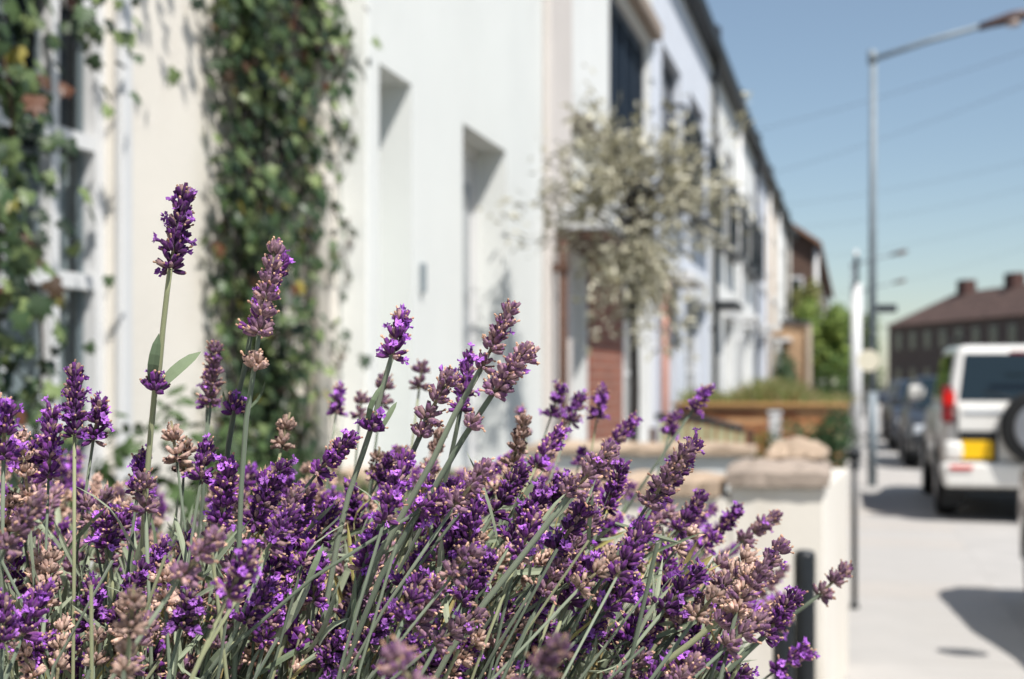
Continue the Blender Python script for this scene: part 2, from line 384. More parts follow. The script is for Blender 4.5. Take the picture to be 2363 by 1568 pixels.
# --- house with the navy window, porch canopy and brick panel
h3 = thing('terraced_house', (XF, 12, 0), 'white house with wide navy upper window, white porch canopy and red brick panel', 'house')
b = B(); wall_mesh(b, XF, 9.172, 14.5, 0, 6.1, [(11.84, 14.25, 3.35, 4.83), (9.95, 10.75, .02, 2.3), (12.7, 14.0, .7, 2.35)], .25); b.build('wall', WHITE, h3)
B().box(XF + .003, XF + .06, 9.19, 9.93, 0, 6.04).build('pink_pilaster', PINK, h3, bevel=.01)
window(h3, XF, 11.84, 14.25, 3.35, 4.83, NAVY, mat('navy_shutter', srgb(24, 34, 46), .7, .1, 8, spec=.1), 4, 1, .06, .09, .03)
B().box(XF + .003, XF + .12, 11.7, 14.4, 4.9, 5.06).build('cornice', STONE2, h3, bevel=.02)
door(h3, XF, 9.95, 10.75, 2.3, PAINT)
window(h3, XF, 12.7, 14.0, .7, 2.35, PAINT, GLASS, 2, 2)
cn = B().box(XF + .004, XF + .42, 9.3, 12.5, 2.46, 2.62).build('porch_canopy', PAINT, h3, bevel=.012)
B().box(XF + .004, XF + .4, 9.32, 12.48, 2.4, 2.457).build('canopy_soffit', RUST, cn)
B().box(XF + .004, XF + .03, 10.82, 12.4, .0, 2.398).build('brick_panel', REDBRICK, h3)
B().box(XF + .004, XF + .1, 10.0, 11.0, 3.3, 3.38).build('lead_ledge', mat('old_lead', srgb(74, 62, 58), .8, .2), h3, bevel=.01)
downpipe(h3, 9.24, 0, 2.38, RUST, .03, XF + .06)
roof_gutter(h3, 9.172, 14.5); party_wall(h3, 9.17)
for k in range(7):
    B().box(XF + .003, XF + .03, 14.28, 14.49, 3.0 + k * .3, 3.2 + k * .3).build('quoin', BLUEW, h3, bevel=.006)

def balcony(h, y0, y1, z0, zt, m=BLACKM, X=XF, d=.26):
    b = B().box(X + .003, X + d, y0, y1, z0, z0 + .05); bl = b.build('balcony', m, h)
    r_ = B().box(X + .003, X + d, y0, y0 + .03, zt - .04, zt); r_.box(X + .003, X + d, y1 - .03, y1, zt - .04, zt); r_.box(X + d - .03, X + d, y0 + .031, y1 - .031, zt - .04, zt); r_.build('handrail', m, bl)
    k = y0 + .02
    while k < y1 - .02: B().box(X + d - .024, X + d - .006, k, k + .018, z0 + .051, zt - .041).build('baluster', m, bl); k += .12
    for e in (y0 + .003, y1 - .021):
        for q in (.07, .15): B().box(X + q, X + q + .016, e, e + .018, z0 + .051, zt - .041).build('baluster', m, bl)
# --- the rest of the row
row = [(14.5, 20.4, BLUEW, 'pale blue white house with rust coloured downpipe and dark upper window', NAVY, COPPER, 14.9),
       (20.4, 25.0, WHITE, 'white house with tall black downpipe at its edge behind the olive tree', BLACKM, BLACKM, 20.5),
       (25.0, 29.5, WHITE, 'white house with dark framed tall upper window, sixth along the terrace', BLACKM, PAINT, 25.1),
       (29.5, 34.0, BLUEW, 'pale blue house between two white ones far along the terrace', PAINT, BLACKM, 29.6),
       (34.0, 38.4, OCHRE, 'ochre tinted house far along the terrace near the tan porch', PAINT, PAINT, 34.1),
       (38.4, 43.0, WHITE, 'white house next to last in the long terrace', PAINT, PAINT, 38.5),
       (43.0, 47.5, CREAM, 'pale end house of the white terrace before the brown gable', PAINT, BLACKM, 43.1)]
for i, (a0, a1, m, lab, fm, pm, py_) in enumerate(row):
    h = thing('terraced_house', (XF, (a0 + a1) / 2, 0), lab, 'house')
    L_ = a1 - a0
    ops = [(a0 + .12 * L_, a0 + .42 * L_, 3.55, 5.1 + .1 * (i % 2)), (a0 + .58 * L_, a0 + .88 * L_, 3.55, 5.1 + .1 * (i % 2)),
           (a0 + .12 * L_, a0 + .34 * L_, .02, 2.45), (a0 + .5 * L_, a0 + .88 * L_, .75, 2.4)]
    b = B(); wall_mesh(b, XF, a0 + .001, a1 - .001, 0, 6.1, ops, .22); b.build('wall', m, h)
    for k in (0, 1): window(h, XF, *ops[k], fm, GLASS, 2, 2, .1)
    door(h, XF, ops[2][0], ops[2][1], 2.45, [NAVY, PAINT, BLACKM, PAINT, RUST, NAVY, PAINT][i], .15)
    window(h, XF, *ops[3], PAINT, GLASS, 3, 2, .12)
    B().box(XF + .003, XF + .09, ops[3][0] - .12, ops[3][1] + .12, 2.46, 2.6).build('window_hood', PAINT, h, bevel=.01)
    B().box(XF + .003, XF + .35, ops[2][0] - .15, ops[2][1] + .15, 2.52, 2.62).build('door_canopy', [PAINT, BLACKM, PAINT, PAINT, TIMBER, PAINT, PAINT][i], h, bevel=.01)
    if i < 3: balcony(h, ops[0][0] - .1, ops[0][1] + .1, 3.45, 4.4); balcony(h, ops[1][0] - .1, ops[1][1] + .1, 3.45, 4.4)
    downpipe(h, py_ + .06, 0, 2.5 if i == 0 else 6.04, pm, .04)
    roof_gutter(h, a0 + .001, a1 - .001); party_wall(h, a0)

# --- brown gabled terrace past the white row
hb = thing('brick_house', (-1.4, 60, 0), 'brown brick house with orange lit gable roof past the white terrace', 'house')
b = B(); b.box(-7.4, -1.4, 52, 86, 0, 6.4); b.add([(-7.4, 52, 6.4), (-1.4, 52, 6.4), (-4.4, 52, 8.5)], [(0, 1, 2)]); b.build('wall', BROWNBRICK, hb)
b = B()
b.hexa([(-1.1, 51.7, 6.25), (-1.1, 86.2, 6.25), (-4.4, 86.2, 8.55), (-4.4, 51.7, 8.55), (-1.1, 51.7, 6.4), (-1.1, 86.2, 6.4), (-4.4, 86.2, 8.72), (-4.4, 51.7, 8.72)])
b.hexa([(-4.4, 51.7, 8.55), (-4.4, 86.2, 8.55), (-7.7, 86.2, 6.25), (-7.7, 51.7, 6.25), (-4.4, 51.7, 8.72), (-4.4, 86.2, 8.72), (-7.7, 86.2, 6.4), (-7.7, 51.7, 6.4)])
b.build('roof', mat('orange_tile', srgb(136, 104, 86), .85, .2, 4, .4), hb)
for y_ in (55, 59, 64, 69, 75, 81):
    for z_ in (1.0, 3.8):
        wn = B().box(-1.398, -1.35, y_, y_ + 1.2, z_, z_ + 1.5).build('window', PAINT, hb); B().box(-1.349, -1.34, y_ + .08, y_ + 1.12, z_ + .08, z_ + 1.42).build('pane', GLASS, wn)
wn = B().box(-2.3, -1.75, 51.95, 51.998, 3.6, 5.2).build('window', PAINT, hb); B().box(-2.22, -1.83, 51.93, 51.949, 3.7, 5.1).build('pane', GLASS, wn)
B().tube([(-1.3, 52.1, 0), (-1.3, 52.1, 6.2)], .08, 8).build('downpipe', PAINT, hb)

# --- tan porch beside the far hedge
tp = thing('porch', (-1.7, 40, 0), 'tan boarded porch with pale corner post among the far trees', 'porch')
B().box(-1.98, -1.25, 40.0, 41.6, 0, 3.0).build('boarded_side', mat('tan_board', srgb(182, 150, 118), .8, .1, 6), tp)
B().box(-2.0, -1.15, 39.9, 41.7, 3.002, 3.12).build('flat_roof', SLATE, tp)
B().box(-1.23, -1.12, 39.88, 39.99, 0, 3.0).build('corner_post', mat('pale_post', srgb(200, 184, 165), .8, .08), tp)

# --- terrace of dark brick across the far bend
DULLF = mat('dull_window_frame', srgb(120, 112, 108), .7)
ht = thing('brick_terrace', (5, 110, 0), 'dark brick terrace with brown hipped roof and chimneys at the bend', 'building')
A0, A1 = Vector((2.8, 121, 0)), Vector((16.5, 88, 0)); ax = (A1 - A0).normalized(); nx_ = Vector((ax.y, -ax.x, 0)); LT = (A1 - A0).length
if nx_.dot(Vector((-1, -1, 0))) < 0: nx_ = -nx_
def T(s, d, z): return A0 + ax * s - nx_ * d + Vector((0, 0, z))    # along, back into the block, up
ze = 5.9
b = B(); b.hexa([T(0, 0, 0), T(LT, 0, 0), T(LT, 8, 0), T(0, 8, 0), T(0, 0, ze), T(LT, 0, ze), T(LT, 8, ze), T(0, 8, ze)]); b.build('wall', DARKBRICK, ht)
b = B(); b.add([T(-.3, -.3, ze), T(LT, -.3, ze), T(LT, 8.3, ze), T(-.3, 8.3, ze), T(4, 4, ze + 2.6), T(LT, 4, ze + 2.6)], [(0, 1, 5, 4), (2, 3, 4, 5), (3, 0, 4), (1, 2, 5), (0, 3, 2, 1)])
rf = b.build('roof', TILE, ht)
for s_ in (5, 12.5, 20.5, 29):
    b = B(); b.hexa([T(s_, 3.5, ze + 1.9), T(s_ + 1.3, 3.5, ze + 1.9), T(s_ + 1.3, 4.5, ze + 1.9), T(s_, 4.5, ze + 1.9), T(s_, 3.5, ze + 3.5), T(s_ + 1.3, 3.5, ze + 3.5), T(s_ + 1.3, 4.5, ze + 3.5), T(s_, 4.5, ze + 3.5)])
    ch = b.build('chimney', mat('chimney_brick', srgb(84, 60, 55), .9, .2, 5), rf)
s_ = 1.5
while s_ < LT - 2:
    for z_ in (1.0, 3.9):
        b = B(); b.hexa([T(s_, -.05, z_), T(s_ + 1.2, -.05, z_), T(s_ + 1.2, -.001, z_), T(s_, -.001, z_), T(s_, -.05, z_ + 1.5), T(s_ + 1.2, -.05, z_ + 1.5), T(s_ + 1.2, -.001, z_ + 1.5), T(s_, -.001, z_ + 1.5)])
        wn = b.build('window', DULLF, ht)
        b = B(); b.hexa([T(s_ + .1, -.07, z_ + .1), T(s_ + 1.1, -.07, z_ + .1), T(s_ + 1.1, -.052, z_ + .1), T(s_ + .1, -.052, z_ + .1), T(s_ + .1, -.07, z_ + 1.4), T(s_ + 1.1, -.07, z_ + 1.4), T(s_ + 1.1, -.052, z_ + 1.4), T(s_ + .1, -.052, z_ + 1.4)])
        b.build('pane', GLASS, wn)
    s_ += 2.6

# ------------------------------------------------------------------ garden walls, piers, posts
def bricks(parent, x0, x1, y, z0, z1, mats, t=.1):
    mes = []
    for m in mats:
        me = B().box(-.107, .107, 0, t, 0, .065).mesh('brick'); me.materials.append(m); mes.append(me)
    z = z0; r_ = 0
    while z < z1 - .06:
        x = x0 + (.1125 if r_ % 2 else 0)
        while x < x1 - .2:
            o = bpy.data.objects.new('brick', mes[rnd.randrange(len(mes))]); col.objects.link(o); o.parent = parent
            o.location = Vector((x + .1125, y + rnd.uniform(-.004, .004), z)) - org[parent.name]; x += .225
        z += .075; r_ += 1

gw = thing('garden_wall', (-.6, 5.3, 0), 'cream rendered garden wall with stone capped corner pier beside the pavement', 'garden wall')
B().box(-1.99, -.44, 5.2, 5.45, 0, 1.03).build('wall', CREAM, gw, bevel=.008)
b = B(); b.hexa([(-.438, 5.2, 0), (-.1, 5.2, 0), (-.027, 7.5, 0), (-.26, 7.5, 0), (-.438, 5.2, 1.07), (-.1, 5.2, 1.07), (-.027, 7.5, 1.0), (-.26, 7.5, 1.0)])
b.build('pier', CREAM, gw, bevel=.008)
def rough_slab(name, m, parent, x0, x1, y0, y1, z0, z1, hump=0.0, seed=0, nx=10, ny=8):
    r = random.Random(seed); b = B(); vs = []; fs = []
    for i in range(nx + 1):
        for j in range(ny + 1):
            u, v = i / nx, j / ny
            e = min(u, 1 - u, v, 1 - v)
            z = z1 + hump * math.sin(math.pi * u) * math.sin(math.pi * v) - (.012 if e == 0 else 0) + r.uniform(-.011, .011)
            vs.append((x0 + (x1 - x0) * u + r.uniform(-.009, .009), y0 + (y1 - y0) * v + r.uniform(-.009, .009), z))
    for i in range(nx):
        for j in range(ny): k = i * (ny + 1) + j; fs.append((k, k + ny + 1, k + ny + 2, k + 1))
    ring = [i * (ny + 1) for i in range(nx + 1)] + [nx * (ny + 1) + j for j in range(1, ny + 1)] + [i * (ny + 1) + ny for i in range(nx - 1, -1, -1)] + [j for j in range(ny - 1, 0, -1)]
    base = len(vs)
    for k in ring: vs.append((vs[k][0], vs[k][1], z0 + r.uniform(-.003, .003)))
    n_ = len(ring)
    for q in range(n_): fs.append((ring[q], base + q, base + (q + 1) % n_, ring[(q + 1) % n_]))
    fs.append(tuple(base + q for q in range(n_)))
    b.add(vs, fs); return b.build(name, m, parent)
rough_slab('cap_stone', STONE2, gw, -.455, -.09, 5.175, 5.72, 1.072, 1.135, .02, 1)
rough_slab('cap_stone', STONE, gw, -.33, -.1, 5.5, 5.85, 1.155, 1.185, .045, 2)
for k in range(4):
    rough_slab('coping_stone', STONE, gw, -1.98 + k * .378, -1.98 + k * .378 + .37, 5.175, 5.5, 1.032, 1.095, .008, 5 + k)

gw2 = thing('garden_wall', (-.8, 7.2, 0), 'low white painted dividing wall behind the stone capped pier', 'garden wall')
B().box(-1.6, -.5, 7.1, 7.3, 0, 1.08).build('wall', WHITE, gw2, bevel=.01)
rough_slab('coping_stone', STONE, gw2, -1.62, -.48, 7.06, 7.34, 1.082, 1.13, .01, 31, 16, 5)

gw3 = thing('brick_wall', (-1, 16, 0), 'orange brown brick garden wall with timber top below the grasses', 'garden wall')
B().box(-1.95, -.1, 16.03, 16.25, 0, 1.16).build('mortar_core', mat('mortar', srgb(176, 150, 120), .95, .1), gw3)
bricks(gw3, -1.95, -.08, 16.0, .3, 1.15, [mat('brick_a', srgb(176, 122, 82), .9, .15, 20), mat('brick_b', srgb(150, 96, 66), .9, .15, 20), mat('brick_c', srgb(190, 146, 104), .9, .15, 20)])
B().box(-1.98, -.06, 15.94, 16.3, 1.163, 1.205).build('timber_coping', TIMBER, gw3, bevel=.008)

gt = thing('garden_gate', (-1, 10, 0), 'pale green slatted garden gate under a dark curved top rail', 'gate')
pts = [(-1.36 + .62 * k / 12, 10.0, 1.20 - .09 * (k / 12) ** 2.2) for k in range(13)]
B().tube(pts, .024, 10).build('top_rail', BLACKM, gt)
gs = mat('pale_green_slat', srgb(176, 178, 142), .75, .15, 12)
for k in range(9):
    x = -1.33 + k * .068; zt = 1.165 - .09 * (k / 9) ** 2.2
    B().box(x, x + .045, 9.99, 10.015, .25, zt).build('slat', gs, gt, bevel=.004)
B().box(-1.36, -.74, 10.02, 10.05, .4, .47).build('cross_rail', gs, gt)
for x in (-1.4, -.72): B().box(x, x + .04, 9.98, 10.05, 0, 1.12).build('gate_post', RUST, gt)

wp = thing('marker_post', (-.72, 13.5, 0), 'short white painted post in front of the orange brick wall', 'post')
B().box(-.77, -.66, 13.45, 13.53, 0, 1.14).build('shaft', PAINT, wp, bevel=.02); B().box(-.78, -.65, 13.44, 13.54, 1.142, 1.17).build('cap', PAINT, wp, bevel=.01)

def rail_post(x, y, z, label, r=.021):
    t = thing('railing_post', (x, y, 0), label, 'post', 'black railing posts beside the lavender')
    B().lathe([(r, 0), (r, z - .012), (r * .93, z - .004), (r * .7, z)], x, y, 24).build('shaft', BLACKM, t)
    B().lathe([(r * 2.2, 0), (r * 2.2, .012), (r * 1.2, .03)], x, y, 20).build('foot_plate', BLACKM, t)
    B().lathe([(r * 1.12, z - .34), (r * 1.16, z - .335), (r * 1.16, z - .31), (r * 1.12, z - .305)], x, y, 24).build('collar', BLACKM, t)
rail_post(-.098, 3.0, 1.1, 'black metal railing post whose flat top shows beside the lavender tips', .022)
rail_post(-.1, 2.12, 1.105, 'black metal railing post standing nearest the lavender, partly behind its flowers', .0155)
fp = thing('finial_post', (.006, 9.33, 0), 'thin black iron post with ball finial on the pavement before the white pole', 'post')
B().tube([(.006, 9.33, 0), (.006, 9.33, .93)], .018, 12).build('shaft', BLACKM, fp)
B().lathe([(.018, .9), (.035, .905), (.035, .925), (.02, .935), (.036, .955), (.044, .985), (.036, 1.015), (.012, 1.035)], .006, 9.33, 16).build('finial', BLACKM, fp)
B().lathe([(.03, 0), (.03, .02), (.019, .04)], .006, 9.33, 16).build('foot', BLACKM, fp)

pp = thing('sign_pole', (.045, 24, 0), 'stout white pole with a narrow dark sign plate at its top', 'sign pole')
B().tube([(.045, 24, 0), (.045, 24, 3.05)], .095, 16, r1=.085).build('shaft', PAINT, pp)
B().box(.01, .08, 23.75, 24.25, 3.055, 3.5).build('sign_plate', DARKSIGN, pp, bevel=.01)
B().tube([(.045, 24, 3.04), (.045, 24, 3.6)], .03, 10).build('tip', PAINT, pp)

# --- street lamps
def lamp(loc, label):
    x, y, z = 0, 0, 0
    t = thing('street_lamp', (0, 0, 0), label, 'street lamp', 'street lamps along the pavement')
    B().tube([(0, 0, 0), (0, 0, 1.3)], .066, 14).build('base', STEEL, t)
    B().tube([(0, 0, 1.3), (.015, 0, 5.92)], .058, 14, r1=.045).build('pole', STEEL, t)
    B().tube([(.0, 0, 5.82), (.0, 0, 6.0)], .06, 12).build('pole_cap', STEEL, t)
    B().tube([(.02, 0, 5.88), (.7, 0, 6.08), (1.46, 0, 6.26)], .036, 10).build('arm', STEEL, t)
    b = B(); n = 12; secs = [(1.4, .04, .05, 6.24), (1.55, .09, .06, 6.28), (1.8, .13, .085, 6.34), (1.98, .12, .075, 6.375), (2.06, .05, .03, 6.385)]
    vs = [(sx, ry * math.cos(2 * math.pi * k / n), sz + rz * math.sin(2 * math.pi * k / n)) for sx, ry, rz, sz in secs for k in range(n)]
    fs = [(i * n + j, i * n + (j + 1) % n, (i + 1) * n + (j + 1) % n, (i + 1) * n + j) for i in range(4) for j in range(n)] + [tuple(range(n)), tuple(range(4 * n, 5 * n))]
    b.add(vs, fs, None, True); hd = b.build('lantern', LAMPG, t)
    b = B(); b.lathe([(.02, 6.22), (.09, 6.24), (.11, 6.29)], 1.84, 0, 16); b.build('lens', LENS, hd)
    return t
l1 = lamp((0, 0, 0), 'tall grey street lamp with long arm reaching over the parked cars')
l2 = copy_tree(l1); l2['label'] = 'distant street lamp, higher of two tiny lantern heads in the sky'
l3 = copy_tree(l1); l3['label'] = 'most distant street lamp, lower of two tiny lantern heads in the sky'
l1.location = (.25, 20.2, 0); l2.location = (-.05, 56, 0); l3.location = (.45, 72, 0)
sg = thing('parking_sign', (.45, 20.2, 2.4), 'small dark sign plate fixed to the street lamp pole', 'sign')
B().box(.31, .58, 20.15, 20.17, 2.39, 2.5).build('plate', DARKSIGN, sg, bevel=.004); B().box(.24, .33, 20.171, 20.2, 2.42, 2.46).build('bracket', STEEL, sg)
cs = thing('round_sign', (.22, 20, 1.72), 'round cream disc sign on the lower part of the street lamp', 'sign')
B().disc(.2, 20.06, 1.73, .15, .03, 'y').build('disc', CREAMSIGN, cs); B().box(.19, .26, 20.077, 20.13, 1.70, 1.76).build('bracket', STEEL, cs)

# --- overhead cables
def cable(a, b_, sag, label):
    a, b_ = Vector(a), Vector(b_); pts = [a.lerp(b_, k / 24) - Vector((0, 0, sag * 4 * (k / 24) * (1 - k / 24))) for k in range(25)]
    tag(B().tube(pts, .0045, 6).build('overhead_cable', CABLE), label, 'cable', 'telephone cables fanning across the sky')
hub = (9.0, 21.0, 8.6)
cable((-1.8, 27.3, 6.2), hub, .35, 'uppermost dark cable sagging from the gutter past the lamp arm')
cable((-1.8, 33, 6.2), hub, .4, 'second cable from the top, running behind the lamp pole')
cable((-1.8, 39, 6.2), (9.5, 30, 7.6), .4, 'third cable down, crossing the sky level with the gutter end')
cable((-1.8, 45, 6.2), (9.5, 34, 7.6), .5, 'fourth cable down, faint line across the middle of the sky')
cable((-1.3, 58, 6.4), (10, 40, 7.6), .5, 'fifth cable down, rising from the brown gabled house')
cable((-1.2, 80, 6.3), (10.5, 50, 7.8), .6, 'lowest cable, just above the brown roofed terrace')
tpole = thing('telegraph_pole', (9.2, 21, 0), 'tall wooden telegraph pole across the road carrying the overhead cables', 'pole')
B().tube([(9.2, 21, -.12), (9.2, 21, 9)], .14, 12, r1=.1).build('pole', BARK, tpole)

# ------------------------------------------------------------------ vehicles
TYRE = mat('tyre_rubber', srgb(26, 27, 28), .85, .15, 30); RIM = mat('alloy_rim', srgb(150, 152, 156), .35, .05, 10, metal=.6)
TRIM = mat('black_trim', srgb(22, 24, 26), .6, .1, 20); CGLASS = glass_mat('car_glass', (.012, .022, .028), rough=.03)
REDL = mat('tail_lamp', srgb(200, 24, 20), .25, .1, 20); REDD = mat('tail_lamp_dark', srgb(120, 30, 34), .3, .1, 20)
CLEARL = mat('headlamp', srgb(190, 195, 200), .15, .05, 10); YEL = mat('yellow_plate', srgb(240, 190, 10), .5, .03, 20)
WPL = mat('white_plate', srgb(225, 225, 220), .5, .03, 20)
def paint(name, c, rough=.3): return mat(name, c, rough, .02, 4, coat=.6, spec=.5)
def car(label, cat, body, W=1.76, L=4.2, zroof=1.46, zbelt=.92, hood=1.15, rear=.35, nose_z=.72, suv=False, group=None, front_near=False):
    """local frame: x across, y from rear bumper (0) to front (L); turned round later when it faces the camera"""
    t = thing('parked_car', (0, 0, 0), label, cat, group)
    w2 = W / 2; zs = .26 if not suv else .4
    wr = .31 if not suv else .38; ya = .78 if not suv else .85; yb = L - (.82 if not suv else .88)
    # lower body: loft of sections along the length
    st = [(0.0, .80, zs + .16, zbelt - .2), (.05, .92, zs + .05, zbelt - .1), (.2, .985, zs, zbelt - .015), (.6, 1, zs, zbelt), (L * .5, 1, zs, zbelt - .01), (L - hood, 1, zs, zbelt - .02),
          (L - hood * .55, .985, zs, (zbelt + nose_z) / 2 + .03), (L - .22, .95, zs, nose_z), (L - .06, .86, zs + .06, nose_z - .1), (L, .74, zs + .14, nose_z - .2)]
    b = B(); vs = []
    for y, k, z0, z1 in st:
        ww = w2 * k; zm = (z0 + z1) / 2
        sec = [(ww * .9, z0), (ww * .985, z0 + .07), (ww, zm), (ww * .985, z1 - .08), (ww * .93, z1 - .015), (ww * .8, z1)]
        vs += [(-x, y, z) for x, z in sec] + [(x, y, z) for x, z in reversed(sec)]
    n = 12; fs = [(i * n + j, i * n + (j + 1) % n, (i + 1) * n + (j + 1) % n, (i + 1) * n + j) for i in range(len(st) - 1) for j in range(n)]
    fs += [tuple(range(n)), tuple(range((len(st) - 1) * n, len(st) * n))]
    b.add(vs, fs, None, True); bd = b.build('body', body, t)
    # cabin
    yr0, yr1, yf1, yf0 = rear * .35, rear + (.1 if suv else .25), L - hood - (.75 if suv else .8), L - hood + .02
    wb, wt = w2 * .93, w2 * (.8 if suv else .74)
    bot = [(-wb, yr0, zbelt - .03), (wb, yr0, zbelt - .03), (wb, yf0, zbelt - .03), (-wb, yf0, zbelt - .03)]
    top = [(-wt, yr1, zroof - .03), (wt, yr1, zroof - .03), (wt, yf1, zroof), (-wt, yf1, zroof)]
    b = B(); b.hexa(bot + top); cb = b.build('cabin', body, t, bevel=.09, seg=4)
    def face(p, q, r, s_, u0, u1, v0, v1, name, m, off=.008, par=cb):   # quad p,q (bottom) r,s (top)
        p, q, r, s_ = map(Vector, (p, q, r, s_)); nn = (q - p).cross(s_ - p).normalized()
        if nn.dot((p + q + r + s_) / 4 - Vector((0, L / 2, zbelt))) < 0: nn = -nn
        bl = lambda u, v: (p.lerp(q, u)).lerp(s_.lerp(r, u), v) + nn * off
        b = B(); cs_ = [bl(u0, v0), bl(u1, v0), bl(u1, v1), bl(u0, v1)]
        b.hexa([c - nn * .02 for c in cs_] + cs_); return b.build(name, m, par)
    face(bot[0], bot[1], top[1], top[0], .06, .94, .14, .86, 'rear_window', CGLASS)
    face(bot[3], bot[2], top[2], top[3], .08, .92, .08, .92, 'windscreen', CGLASS)
    for sgn, (p, q, r, s_) in ((-1, (bot[0], bot[3], top[3], top[0])), (1, (bot[1], bot[2], top[2], top[1]))):
        for u0, u1 in ((.1, .34), (.37, .62), (.65, .9)): face(p, q, r, s_, u0, u1, .16, .86, 'side_window', CGLASS)
    for x in (-1, 1):
        for y in (ya, yb):
            wh = B().disc(x * (w2 - .1), y, wr, wr, .22, 'x', 28, wr * .93).build('wheel', TYRE, t)
            B().disc(x * (w2 + .008), y, wr, wr * .62, .02, 'x', 20).build('rim', RIM, wh)
            ar = B(); m_ = 14
            for k in range(m_):
                a0_, a1_ = math.pi * k / m_, math.pi * (k + 1) / m_
                ro, ri = wr * 1.22, wr * 1.02
                x0_, x1_ = x * (w2 - .12), x * (w2 + .012)
                ps = []
                for xx_ in (x0_, x1_):
                    ps += [(xx_, y + ri * math.cos(a0_), wr + ri * math.sin(a0_)), (xx_, y + ro * math.cos(a0_), wr + ro * math.sin(a0_)), (xx_, y + ro * math.cos(a1_), wr + ro * math.sin(a1_)), (xx_, y + ri * math.cos(a1_), wr + ri * math.sin(a1_))]
                ar.hexa(ps)
            ar.build('wheel_arch', TRIM, t)
        mr = B().box(x * (w2 + .02) if x > 0 else x * (w2 + .22), x * (w2 + .22) if x > 0 else x * (w2 + .02), L - hood - .45, L - hood - .3, zbelt + .03, zbelt + .22).build('door_mirror', body, t, bevel=.05, seg=3)
        hl = B().box(min(x * w2 * .5, x * w2 * .86), max(x * w2 * .5, x * w2 * .86), L - .14, L - .02, nose_z - .22, nose_z - .07).build('headlight', CLEARL, t, bevel=.03)
        if not suv: B().box(min(x * w2 * .66, x * w2 * .9), max(x * w2 * .66, x * w2 * .9), -.005, .12, zbelt - .32, zbelt - .12).build('tail_light', REDL, t, bevel=.02)
    B().box(-w2 * .45, w2 * .45, L - .05, L + .01, zs + .16, nose_z - .24).build('grille', TRIM, t, bevel=.02)
    B().box(-.26, .26, L + .012, L + .02, zs + .12, zs + .23).build('number_plate', WPL, t)
    if not suv: B().box(-.26, .26, -.02, -.006, zbelt - .45, zbelt - .34).build('number_plate', YEL, t)
    B().box(-w2 * .93, w2 * .93, .25, L - .3, zs - .08, zs - .002).build('underbody', TRIM, t)
    for y in (L * .36, L * .56):
        for x in (-1, 1): B().box(min(x * (w2 - .02), x * (w2 + .012)), max(x * (w2 - .02), x * (w2 + .012)), y, y + .16, zbelt - .16, zbelt - .12).build('door_handle', body, t, bevel=.008)
    return t

suv = car('white off-road car seen from behind with spare wheel and yellow number plate', 'car', paint('white_car_paint', srgb(224, 222, 216)), 1.84, 4.7, 1.86, 1.18, 1.25, .3, 1.0, True)
wht = bpy.data.materials['white_car_paint']
def sp(name, b, m, par=suv, **k): return b.build(name, m, par, **k)
# rear end of the off-road car (x across, rear face at y = 0)
sp('tailgate', B().hexa([(-.76, -.03, .62), (.76, -.03, .62), (.76, .1, .62), (-.76, .1, .62), (-.77, -.03, 1.2), (.76, -.03, 1.2), (.76, .12, 1.2), (-.76, .12, 1.2)]), wht, bevel=.03, seg=3)
sp('rear_bumper', B().hexa([(-.9, -.1, .36), (.9, -.1, .36), (.9, .35, .36), (-.9, .35, .36), (-.93, -.12, .62), (.93, -.12, .62), (.93, .4, .62), (-.93, .4, .62)]), wht, bevel=.05, seg=4)
sp('bumper_underside', B().box(-.85, .85, -.06, .4, .3, .359), TRIM)
rp = sp('plate_recess', B().box(-.74, -.37, -.05, -.0301, .6, .94), TRIM)
sp('number_plate', B().box(-.73, -.42, -.062, -.0505, .655, .84), YEL)
for s__ in (-1, 1):
    xa, xb = sorted((s__ * .77, s__ * .915))
    tl = sp('tail_light', B().box(xa + (.03 if s__ > 0 else 0), xb - (.0 if s__ > 0 else .03), -.015, .16, 1.02, 1.4), REDD, bevel=.03)
    B().box(xa + .015, xb - .015, -.03, -.0151, 1.2, 1.34).build('lamp_lens', REDL, tl, bevel=.01)
    xa, xb = sorted((s__ * .62, s__ * .84)); sp('reflector', B().box(xa, xb, -.135, -.119, .55, .59), REDL)
    xa, xb = sorted((s__ * .7, s__ * .9)); sp('bumper_corner', B().box(xa, xb, -.09, .1, .64, .84), wht, bevel=.06, seg=4)
sw = sp('spare_wheel', B().disc(.03, -.13, .98, .385, .24, 'y', 36, .35), TYRE)
B().disc(.03, -.262, .98, .26, .03, 'y', 28, .24).build('wheel_cover', RIM, sw)
sp('rear_wiper', B().tube([(-.1, -.02, 1.24), (-.5, .03, 1.34)], .012, 6), TRIM)
for xx_ in (-.765, .765): sp('panel_gap', B().box(xx_ - .006, xx_ + .006, -.034, -.02, .63, 1.19), TRIM)
sp('tailgate_trim', B().box(-.7, .7, -.05, -.031, 1.12, 1.15), CLEARL, bevel=.008)
sp('tow_bar', B().tube([(.0, -.05, .38), (.0, -.2, .38), (.0, -.2, .46)], .025, 8), TRIM)
sp('brake_light', B().box(-.25, .45, .015, .06, 1.725, 1.76), REDD, bevel=.01)
sp('roof_rail', B().tube([(-.68, .6, 1.9), (-.68, 3.0, 1.93)], .022, 8), TRIM); sp('roof_rail', B().tube([(.68, .6, 1.9), (.68, 3.0, 1.93)], .022, 8), TRIM)
sp('mud_flap', B().box(-.9, -.65, .28, .31, .14, .36), TRIM); sp('mud_flap', B().box(.65, .9, .28, .31, .14, .36), TRIM)
suv.location = (1.80, 15.3, 0)

